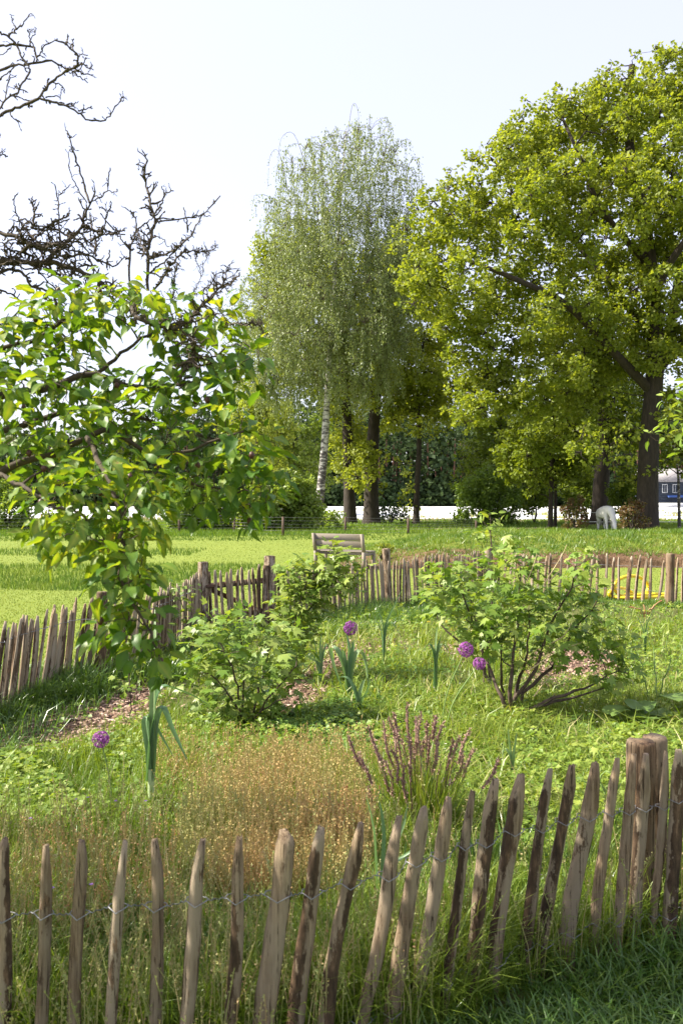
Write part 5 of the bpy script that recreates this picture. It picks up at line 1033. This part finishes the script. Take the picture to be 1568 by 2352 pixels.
# clover, weeds
def rosettes(g, X, Y, hz, nl, sz, r, tilt=.5, tm=T_quad):
    i = np.repeat(np.arange(len(X)), nl); n = len(i); a = rng.uniform(0, 6.283, len(X))[i] + np.tile(np.arange(nl), len(X)) * 2 * math.pi / nl
    d_ = norm(np.stack([np.cos(a), np.sin(a), rng.normal(0, .3, n)], 1)); up = norm(np.array([0, 0, 1.0]) + randdir(n) * tilt)
    scatter(g, tm, np.stack([X[i], Y[i], hz[i]], 1) + d_ * .002, frames(d_, up), sz[i] * rng.uniform(.85, 1.15, n), np.clip(r[i] + rng.normal(0, .1, n), 0, 1))
T_round = (np.array([[0, 0, 0], [.40, .45, .08], [.28, .92, .02], [0, 1, -.02], [-.28, .92, .02], [-.40, .45, .08]]), np.array([[0, 1, 2], [0, 2, 3], [0, 3, 4], [0, 4, 5]]))
g = Geo()
for poly, n in (([(600, 1660), (690, 1610), (800, 1600), (920, 1600), (1000, 1640), (1180, 1650), (1270, 1720), (1230, 1760), (1100, 1745), (950, 1760), (860, 1760), (760, 1740), (660, 1700)], 30000), ([(820, 1520), (900, 1480), (1030, 1490), (1060, 1540), (980, 1580), (860, 1570)], 9000), ([(1230, 1650), (1360, 1640), (1380, 1720), (1250, 1740)], 5000)):
    X, Y = groundpts(n, 580, 1400, 1470, 1770, .1, poly); n = len(X); cl = vnoise(X * 3, Y * 3, 70); rosettes(g, X, Y, .04 + .12 * cl * rng.uniform(.4, 1, n), 3, rng.uniform(.016, .028, n), cl * .6 + rng.uniform(0, .4, n), .5, T_round)
tag(g.obj('clover_patch', M['clover']), 'dense dark green clover in the middle of the garden', 'clover', kind='stuff')
g = Geo()
X, Y = groundpts(14500, -150, 1700, 1390, 1900, .06); k = ING(X, Y) & thin_chips(X, Y, .1) & (vnoise(X * 1.6, Y * 1.3, 72) > .42); X, Y = X[k], Y[k]; n = len(X); rosettes(g, X, Y, rng.uniform(.03, .15, n), 4, rng.uniform(.022, .045, n), rng.uniform(0, 1, n), .6)
X, Y = groundpts(3000, -80, 200, 1700, 1900, .12, [(-80, 1710), (60, 1730), (130, 1780), (190, 1850), (120, 1900), (-80, 1900)]); n = len(X); rosettes(g, X, Y, rng.uniform(.04, .15, n), 4, rng.uniform(.02, .04, n), rng.uniform(.2, 1, n), .6, T_round)
X, Y = groundpts(3500, 1180, 1700, 1650, 2050, .12); k = ING(X, Y) & (vnoise(X * 2.6, Y * 2.3, 73) > .5); X, Y = X[k], Y[k]; n = len(X); rosettes(g, X, Y, rng.uniform(.05, .2, n), 4, rng.uniform(.02, .04, n), rng.uniform(.2, 1, n), .6)
tag(g.obj('leafy_weeds', M['weed']), 'low broad-leaved weeds spread between the beds', 'weeds', kind='stuff')
# wood chips
g = Geo(); tmc = (np.array([[-.5, -.5, 0], [.5, -.45, .05], [.45, .5, .12], [-.5, .42, .03], [-.4, -.4, .2], [.42, -.42, .26], [.38, .4, .33], [-.42, .36, .24]]) * [1, .55, .7], np.array([[4, 5, 6], [4, 6, 7], [0, 1, 5], [0, 5, 4], [1, 2, 6], [1, 6, 5], [2, 3, 7], [2, 7, 6], [3, 0, 4], [3, 4, 7]]))
X, Y = groundpts(60000, -100, 1560, 1450, 1860); k = in_chips(X, Y) | (in_chips(X + .12 * rng.normal(0, 1, len(X)), Y + .2 * rng.normal(0, 1, len(X))) & (rng.uniform(0, 1, len(X)) < .5)); k = np.flatnonzero(k)[:13000]; X, Y = X[k], Y[k]; n = len(X)
scatter(g, tmc, np.stack([X, Y, H(X, Y) + .02 + rng.uniform(-.004, .012, n)], 1), frames(norm(randdir(n) * [1, 1, .25]), norm(randdir(n) * .45 + [0, 0, 1])), rng.uniform(.018, .045, n), rng.uniform(0, 1, n)); tag(g.obj('wood_chips', M['chips']), 'pinkish wood chips covering the garden paths', 'wood chips', kind='stuff')
# small flowers
def specks(name, label, mat, pts, sz, stem=True):
    g = Geo()
    for x, y, z in pts:
        n = 5; a = np.arange(n) * 2 * math.pi / n; dv = np.stack([np.cos(a), np.sin(a), np.full(n, .35)], 1); scatter(g, T_quad, np.tile([x, y, z], (n, 1)), frames(norm(dv), np.tile([0, 0, 1.0], (n, 1))), np.full(n, sz), rng.uniform(0, 1, n))
    tag(g.obj(name, M[mat]), label, 'flowers', kind='stuff')
pp = [P(*q) for q in ((335, 1840, 3.6), (121, 2040, 2.6), (210, 2032, 2.6), (1053, 2193, 2.75), (1176, 2150, 2.9), (1188, 2215, 2.75), (1170, 2140, 2.95), (175, 1836, 3.7), (202, 1832, 3.7), (266, 1840, 3.6), (70, 1880, 3.4), (1100, 1990, 3.2), (1240, 2010, 3.3))]
specks('vetch_flowers', 'tiny purple flowers scattered in the grass behind the near fence', 'purple', pp, .009)
specks('buttercups', 'small yellow flowers before the far corner of the fence', 'yellowfl', [P(rng.uniform(975, 1070), rng.uniform(1425, 1450), 8.7) for _ in range(26)], .014)
specks('daisies', 'white clover heads dotted through the right half of the garden', 'whitefl', [np.r_[q[0], q[1], rng.uniform(.08, .16)] for q in np.stack(groundpts(60, 900, 1500, 1560, 1740, .1), 1)], .010)

# ------------------------------------------------------------------ pear tree in leaf, overhanging from the left
rng = np.random.default_rng(500)
pb = np.array([-2.35, 2.75, 0.0]); pear = thing('pear_tree', 'leafy pear tree branch hanging in from the left with glossy green leaves', 'tree', pb)
g = Geo(); tp = curve_pts([pb - [0, 0, .1], pb + [.04, .02, .7], pb + [-.03, 0, 1.3], pb + [.08, 0, 1.9], pb + [.0, .05, 2.6]], 16); tube(g, tp, np.linspace(.12, .06, len(tp)), 12, rough=.06); g.obj('trunk', M['bark'], pear, smooth_=True)
gb = Geo(); NP, NR = list(tp[5:]), list(np.linspace(.10, .06, len(tp) - 5))
def limb(pts, r0, r1, parent_geo=None, r=.5):
    global NP, NR
    c = curve_pts(pts, 22); c[1:-1] += rng.normal(0, .004, c[1:-1].shape); rr_ = np.linspace(r0, r1, len(c)) * .6; tube(gb, c, rr_, 7, rough=.12); NP += list(c); NR += list(rr_); return c
B = lambda l, d: [P(x, y, d + (dd[0] if dd else 0)) for x, y, *dd in l]
limb([tp[9]] + B([(-250, 930), (-60, 915), (0, 908), (60, 899), (140, 880), (220, 858), (290, 884), (350, 890), (420, 880), (500, 860)], 2.75), .034, .006)
limb([tp[7]] + B([(-200, 1130), (-40, 1105), (0, 1088), (45, 1062), (120, 1045), (200, 1005), (260, 985), (320, 1034), (400, 1040), (480, 1020), (560, 990)], 2.6), .030, .006)
limb([tp[8]] + B([(-180, 1010), (0, 990), (100, 960), (200, 935), (300, 950), (400, 985), (500, 1010), (600, 1060)], 2.85), .024, .005)
limb([tp[11]] + B([(-150, 820), (0, 800), (90, 780), (160, 720), (220, 680), (300, 665)], 2.9), .022, .005)
limb(B([(220, 858), (290, 800), (360, 760), (430, 740), (500, 720)], 2.85), .012, .004)
limb(B([(200, 1005), (240, 1080, -.15), (280, 1180, -.25), (285, 1260, -.3), (280, 1320, -.33), (310, 1400, -.35), (345, 1450, -.35), (365, 1500, -.35)], 2.5), .014, .004)
limb(B([(0, 1088), (60, 1120, -.15), (120, 1160, -.25), (180, 1180, -.3), (240, 1240, -.3)], 2.55), .012, .004)
limb(B([(320, 1034), (400, 1090), (480, 1120), (560, 1130), (610, 1110)], 2.65), .010, .003)
limb(B([(420, 880), (480, 830), (540, 790), (590, 800)], 2.8), .009, .003)
polys = [([(-30, 740), (60, 700), (140, 650), (230, 640), (340, 645), (420, 695), (500, 690), (550, 720), (545, 760), (460, 750), (400, 800), (350, 740), (290, 740), (240, 720), (210, 790), (220, 850), (150, 840), (-30, 850)], 2.85, .20, 22, 5),
         ([(300, 860), (360, 830), (440, 800), (520, 780), (590, 800), (600, 850), (540, 900), (480, 880), (400, 900)], 2.75, .14, 22, 5),
         ([(-30, 850), (220, 850), (320, 880), (480, 900), (540, 950), (600, 980), (655, 1060), (640, 1140), (580, 1185), (470, 1190), (420, 1130), (330, 1120), (240, 1060), (150, 1070), (60, 1060), (-30, 1080)], 2.7, .26, 22, 5),
         ([(60, 1100), (160, 1070), (280, 1060), (380, 1090), (400, 1150), (340, 1190), (350, 1230), (290, 1270), (220, 1240), (150, 1270), (80, 1225), (110, 1180)], 2.28, .14, 24, 5),
         ([(240, 1280), (320, 1260), (350, 1320), (330, 1370), (375, 1440), (385, 1500), (365, 1525), (335, 1500), (290, 1460), (235, 1470), (225, 1420), (265, 1390), (225, 1330)], 2.16, .08, 20, 4)]
Cs = []; per = []; dns = []
for i, (poly, d, dep, md, pr) in enumerate(polys):
    pt = darts(poly, 400, md); Cs += [P(x, y, d + rng.uniform(-dep, dep)) for x, y in pt]; per += [pr] * len(pt); dns += [.35 if i < 3 else .55] * len(pt)
Cs = np.array(Cs); per = np.array(per); dns = np.array(dns)
dirs = skeleton(gb, NP, NR, Cs, amp=.08, sag=.05, rk=.010, rmin=.0028, sides=5, tipk=.55)
gb.obj('branch', M['twig'], pear, smooth_=True)
ci = np.repeat(np.arange(len(Cs)), per); n = len(ci); u = randdir(n); dd = norm(u * [1, 1, .55] + dirs[ci] * .5 + np.array([0, 0, -1.0]) * dns[ci][:, None]); up = norm(np.array([0, -.1, 1.0]) + randdir(n) * .65)
pos = Cs[ci] + u * .022 + dd * .02; leafy(pear, 'pear', T_pear, pos, frames(dd, up), rng.uniform(.035, .064, n) * np.where(dns[ci] > .4, .92, 1), np.minimum(np.clip(rng.uniform(.05, .72, n) + rng.uniform(0, .2, len(Cs))[ci] + .15 * (Cs[ci][:, 1] < 2.45) * (Cs[ci][:, 2] > 1.45) + .13 * (Cs[ci][:, 2] > 2.25), 0, .92), np.where(rng.uniform(0, 1, n) < .97, .79, 1)), 300)  # leaves high in the crown tinted yellower, sunlight through them put into colour
for k in range(34):
    i = rng.integers(0, len(Cs)); c = Cs[i] + [rng.normal(0, .015), rng.normal(0, .015) - .02, -.02]; g = Geo(); tube(g, [c + [0, 0, .012], c + [0, 0, .008], c, c - [0, 0, .008], c - [0, 0, .011]], [.002, .007, .0095, .006, .001], 8); f = g.obj('fruit', M['fruit'], pear, smooth_=True)
# the rest of its crown, out of the picture to the left
gb = Geo(); pt = darts([(-1500, 550), (-800, 500), (-420, 620), (-330, 800), (-330, 1100), (-500, 1250), (-900, 1250), (-1500, 1000)], 130, 62); C = np.array([P(x, y, 2.9 + rng.uniform(-.75, .75)) for x, y in pt]); skeleton(gb, list(tp[8:]), [.05] * (len(tp) - 8), C, rk=.012, rmin=.004); gb.obj('branch', M['twig'], pear)
ci = np.repeat(np.arange(len(C)), 16); n = len(ci); u = randdir(n); pos = C[ci] + u * .13; g = Geo(); scatter(g, T_pear[0], pos, frames(norm(u + [0, 0, -.4]), norm(randdir(n) * .7 + [0, 0, 1])), rng.uniform(.05, .08, n), rng.uniform(0, .8, n)); tag(g.obj('foliage', M['pear'], pear, smooth_=True), kind='stuff')

# ------------------------------------------------------------------ bare fruit tree, knotty twigs against the sky
rng = np.random.default_rng(520)
bb = np.array([-2.9, 3.7, 0.0]); bare = thing('leafless_fruit_tree', 'bare dark fruit tree branches with knotty lichened twigs against the sky, upper left', 'tree', bb)
g = Geo(); tp2 = curve_pts([bb - [0, 0, .1], bb + [.05, 0, .9], bb + [-.02, 0, 1.7], bb + [.06, .05, 2.4], bb + [.0, 0, 3.2]], 16); tube(g, tp2, np.linspace(.14, .06, len(tp2)), 12, rough=.06); g.obj('trunk', M['bark'], bare, smooth_=True)
Z1 = lambda l: [(x * .4394, y * .4394) for x, y in l]; Z2 = lambda l: [(x * .4394, y * .4394 + 574) for x, y in l]
up_l = [(Z1([(-20, 615), (60, 575), (150, 540), (200, 510), (240, 465), (300, 405), (345, 370), (400, 345), (410, 300), (385, 265), (330, 225), (290, 210)]), 11, 5), (Z1([(200, 510), (280, 535), (350, 555), (410, 590), (460, 625), (550, 628), (590, 580), (625, 535), (645, 505)]), 8, 4),
    (Z1([(-20, 375), (80, 345), (160, 332), (270, 322), (330, 350), (380, 370), (440, 380), (490, 392)]), 9, 4), (Z1([(-20, 235), (60, 235), (160, 242), (185, 265), (190, 300), (215, 275), (240, 235), (290, 210)]), 9, 4),
    (Z1([(-10, 165), (40, 185), (90, 150), (125, 125), (155, 75)]), 8, 4), (Z1([(90, 150), (70, 125), (60, 88)]), 5, 3), (Z1([(40, 185), (90, 240), (120, 300), (150, 350), (155, 380), (120, 430), (90, 480), (30, 520), (0, 570)]), 7, 6),
    (Z1([(185, 265), (160, 200), (145, 155)]), 5, 4), (Z1([(165, 205), (185, 170), (182, 142)]), 4, 3), (Z1([(345, 235), (352, 210), (355, 178)]), 5, 4), (Z1([(385, 265), (382, 235), (386, 202)]), 5, 4), (Z1([(405, 300), (430, 285), (460, 288)]), 5, 3),
    (Z1([(75, 500), (120, 520), (165, 532)]), 4, 4), (Z1([(60, 370), (45, 430), (30, 520)]), 4, 4), (Z1([(270, 430), (325, 445), (340, 488)]), 5, 3), (Z1([(240, 510), (300, 500), (320, 515)]), 5, 3), (Z1([(350, 545), (380, 545), (412, 530)]), 5, 3), (Z1([(410, 580), (445, 570), (480, 556)]), 5, 4),
    (Z1([(50, 580), (75, 620), (100, 632)]), 5, 4), (Z1([(-20, 300), (40, 268), (60, 240)]), 4, 3), (Z1([(-20, 430), (60, 370), (80, 345)]), 5, 4), (Z1([(-15, 800), (20, 812), (42, 816)]), 5, 4), (Z1([(-15, 800), (15, 795), (33, 780)]), 4, 3), (Z1([(-15, 722), (0, 718), (4, 700)]), 4, 3), (Z1([(400, 350), (430, 330), (460, 350), (490, 365)]), 6, 4), (Z1([(380, 372), (420, 405), (460, 432)]), 6, 3), (Z1([(420, 360), (440, 320), (450, 300)]), 5, 3)]
lo_l = [(Z1([(-20, 1215), (60, 1230), (140, 1262), (210, 1290), (300, 1330), (350, 1350)]), 17, 9), (Z1([(-20, 1365), (80, 1370), (170, 1375), (240, 1372), (320, 1385), (420, 1420), (500, 1460), (560, 1500), (640, 1560)]), 26, 12),
    (Z1([(240, 1372), (310, 1300), (350, 1260), (400, 1220), (430, 1180), (440, 1130), (470, 1070), (497, 1008)]), 18, 6), (Z1([(470, 1060), (450, 990), (425, 910), (400, 840), (375, 760), (362, 700), (345, 682)]), 9, 4), (Z1([(455, 1060), (400, 970), (365, 890), (358, 800)]), 5, 3),
    (Z1([(470, 1060), (540, 1020), (565, 990), (568, 930), (577, 876)]), 5, 4), (Z1([(565, 995), (590, 1003), (616, 998)]), 4, 3), (Z1([(330, 1280), (310, 1200), (310, 1110), (300, 1030), (288, 965)]), 7, 4), (Z1([(305, 1020), (345, 990), (370, 965)]), 5, 3), (Z1([(160, 1240), (120, 1180), (95, 1130), (75, 1070), (80, 1022)]), 7, 4),
    (Z1([(775, 1520), (775, 1340), (785, 1260), (805, 1180), (800, 1110), (780, 1030), (765, 960), (755, 900), (772, 838)]), 14, 6), (Z1([(755, 890), (735, 865), (712, 860)]), 6, 4), (Z1([(815, 1160), (880, 1155), (980, 1140), (1060, 1120), (1100, 1080), (1152, 1023)]), 6, 4), (Z1([(1060, 1125), (1102, 1132)]), 4, 3), (Z1([(1060, 1120), (1010, 1210), (950, 1280), (880, 1325), (820, 1345), (778, 1352)]), 5, 9),
    (Z1([(680, 1500), (680, 1310), (690, 1260), (715, 1190), (705, 1130), (655, 1085)]), 10, 4), (Z1([(690, 1310), (640, 1260), (610, 1210), (560, 1160), (525, 1115)]), 6, 4), (Z1([(800, 1520), (860, 1440), (900, 1380), (960, 1320), (1060, 1315), (1128, 1293)]), 11, 4), (Z1([(800, 1130), (850, 1060), (862, 1010), (908, 998)]), 7, 4), (Z1([(862, 1010), (845, 975)]), 5, 3), (Z1([(980, 1215), (975, 1140), (960, 1085)]), 6, 4),
    (Z1([(715, 1200), (760, 1170), (810, 1130), (820, 1090)]), 6, 3), (Z1([(775, 1430), (830, 1390), (880, 1350), (930, 1290), (985, 1240)]), 8, 5), (Z1([(350, 1350), (420, 1330), (480, 1340), (540, 1370), (600, 1390), (650, 1345)]), 10, 4), (Z1([(430, 1180), (480, 1160), (492, 1140)]), 6, 4), (Z1([(350, 1260), (420, 1270), (480, 1330), (520, 1270)]), 8, 4), (Z1([(560, 1400), (570, 1340), (572, 1305)]), 8, 4), (Z1([(805, 1230), (850, 1250), (880, 1290)]), 4, 3), (Z1([(720, 1200), (740, 1280), (760, 1330)]), 5, 5),
    (Z2([(560, 190), (650, 270), (720, 350), (800, 395), (900, 410), (960, 390), (1000, 350), (1060, 290), (1110, 240), (1170, 170), (1195, 95)]), 16, 5), (Z2([(1150, 200), (1200, 178), (1252, 138)]), 6, 4), (Z2([(900, 410), (960, 430), (1010, 470), (1012, 530), (1000, 610)]), 13, 7), (Z2([(1060, 400), (1180, 385), (1270, 390), (1340, 388), (1378, 436)]), 7, 5), (Z2([(1340, 388), (1368, 378)]), 6, 4), (Z2([(905, 250), (910, 170), (925, 80)]), 6, 4), (Z2([(1000, 240), (1050, 150), (1085, 20)]), 3, 2), (Z2([(1055, 140), (1022, 40)]), 3, 2), (Z2([(870, 260), (1000, 240), (1100, 180), (1130, 125)]), 4, 3),
    (Z2([(-20, 130), (60, 100), (130, 130), (170, 190), (240, 210), (290, 260), (300, 340), (310, 410), (350, 470)]), 12, 8), (Z2([(-20, 210), (60, 230), (110, 290), (60, 360), (0, 390)]), 9, 5), (Z2([(170, 60), (220, 130), (280, 190), (350, 260)]), 7, 5), (Z2([(-20, 20), (60, 60), (140, 100), (230, 90), (300, 120)]), 8, 5), (Z2([(330, 310), (380, 370), (420, 400), (440, 470)]), 8, 4)]
gt = Geo()
def knots(path, wpx0, wpx1, d, dens, lmin, lmax, lev=0, dn=0.0):
    c = np.array([P(x, y, d + o + dn * min(1, k_ / 2)) for k_, ((x, y), o) in enumerate(zip(path, np.cumsum(rng.normal(0, .02, len(path)))))]); d = d + dn * .7; m = max(6, len(path) * 4); c = curve_pts(c, m) if len(c) > 2 else resample(c, 6)
    c[1:-1] += rng.normal(0, .0022, c[1:-1].shape); r_ = np.linspace(wpx0, wpx1, len(c)) * .5 / FPX * d; r_ = r_ * .4394 * 1.15 * (1 + rng.uniform(-.12, .18, len(c))); tube(gt, c, r_, 6, rough=.14)
    L = np.sum(np.linalg.norm(np.diff(c, axis=0), axis=1)); ns = int(L / (dens / FPX * d)); T_ = norm(np.gradient(c, axis=0))
    for k in range(ns):
        i = rng.integers(1, len(c)); p = c[i]; t_ = T_[i]; side = np.cross(t_, [0, 1, 0]) * rng.choice([-1, 1]); sd_ = norm(side * rng.uniform(.6, 1) + t_ * rng.uniform(.1, .9) + rng.normal(0, .3, 3) + np.array([0, 0, .25])); Ls = rng.uniform(lmin, lmax) / FPX * d
        q = [p]; dcur = sd_; nseg = 4
        for s in range(nseg): dcur = norm(dcur + rng.normal(0, .38, 3)); q.append(q[-1] + dcur * Ls / nseg)
        q = np.array(q); rb_ = min(r_[i] * .75, .0040); tube(gt, q, np.array([rb_, rb_ * .8, rb_ * .75, rb_ * .9, rb_ * .35]), 5, rough=.2)
        for s in range(rng.integers(1, 3)):
            p2 = q[rng.integers(1, nseg + 1)]; d2 = norm(dcur + rng.normal(0, .8, 3)); e = p2 + d2 * Ls * rng.uniform(.2, .45); tube(gt, [p2, (p2 + e) / 2 + rng.normal(0, .0015, 3), e], [rb_ * .7, rb_ * .85, rb_ * .25], 4, rough=.2)
for l, a, b_ in up_l: knots(l, a * 1.25, b_ * 1.25, 3.3, 15, 7, 19)
for l, a, b_ in lo_l: knots(l, a * 1.15, b_ * 1.25, 3.4, 7 if a > 9 else 14, 8, 40 if a > 11 else 18, dn=-.75 if l[-1][1] > 575 and l[0][0] > 200 or l[-1][0] > 440 and l[0][1] > 640 else (-.6 if min(q[1] for q in l) > 574 and l[0][0] > 300 else 0))
for k in range(34):       # tangled spur growth along the thick limb
    x, y = rng.uniform(-20, 230), rng.uniform(520, 640); a = rng.uniform(-2.6, .3); pth = [(x, y)]
    for s_ in range(4): a += rng.normal(0, .55); pth.append((pth[-1][0] + math.cos(a) * rng.uniform(14, 30), pth[-1][1] + math.sin(a) * rng.uniform(10, 26)))
    knots(pth, rng.uniform(8, 13), 6, 3.4 + rng.uniform(-.1, .1), 9, 8, 24)
for a_, b_, w_ in ((tp2[-3], P(-20 * .44, 615 * .4394, 3.3), .02), (tp2[-2], P(-9, 165, 3.3), .012), (tp2[-2], P(-9, 103, 3.3), .012), (tp2[-4], P(-9, 534, 3.4), .022), (tp2[-5], P(-9, 600, 3.4), .034), (tp2[-5], P(-9, 640, 3.4), .018)):
    c = wiggle(a_, b_, 9, .03, .04); tube(gt, c, np.linspace(w_ * 1.4, w_ * .6, 9), 7, rough=.08)
gt.obj('branch', M['twig'], bare)

# leafy twig reaching in at the right edge
rng = np.random.default_rng(540)
cb0 = np.array([4.6, 6.9, 0.0]); ch = thing('young_cherry_tree', 'light green leafy twigs entering at the right edge below the oak crown', 'tree', cb0); g = Geo(); tc_ = curve_pts([cb0 - [0, 0, .1], cb0 + [.05, 0, 1.2], cb0 + [-.05, 0, 2.4], cb0 + [0, 0, 3.4]], 12); tube(g, tc_, np.linspace(.06, .02, len(tc_)), 9); g.obj('trunk', M['bark'], ch, smooth_=True)
gb = Geo(); pt = darts([(1515, 930), (1540, 890), (1600, 870), (1800, 900), (1900, 1050), (1700, 1130), (1600, 1060), (1560, 1040), (1520, 990)], 60, 26); C = np.array([P(x, y, 6.9 + rng.uniform(-.25, .25)) for x, y in pt] + [P(1492, 1002, 6.9)]); dirs = skeleton(gb, list(tc_[5:]), [.03] * (len(tc_) - 5), C, rk=.008, rmin=.004); gb.obj('branch', M['stem'], ch)
ci = np.repeat(np.arange(len(C)), 8); n = len(ci); u = randdir(n); leafy(ch, 'weed', [T_oval], C[ci] + u * .05, frames(norm(u + [0, 0, -.3]), norm([0, 0, 1.0] + randdir(n) * .6)), rng.uniform(.06, .10, n), rng.uniform(.2, 1, n), 120)
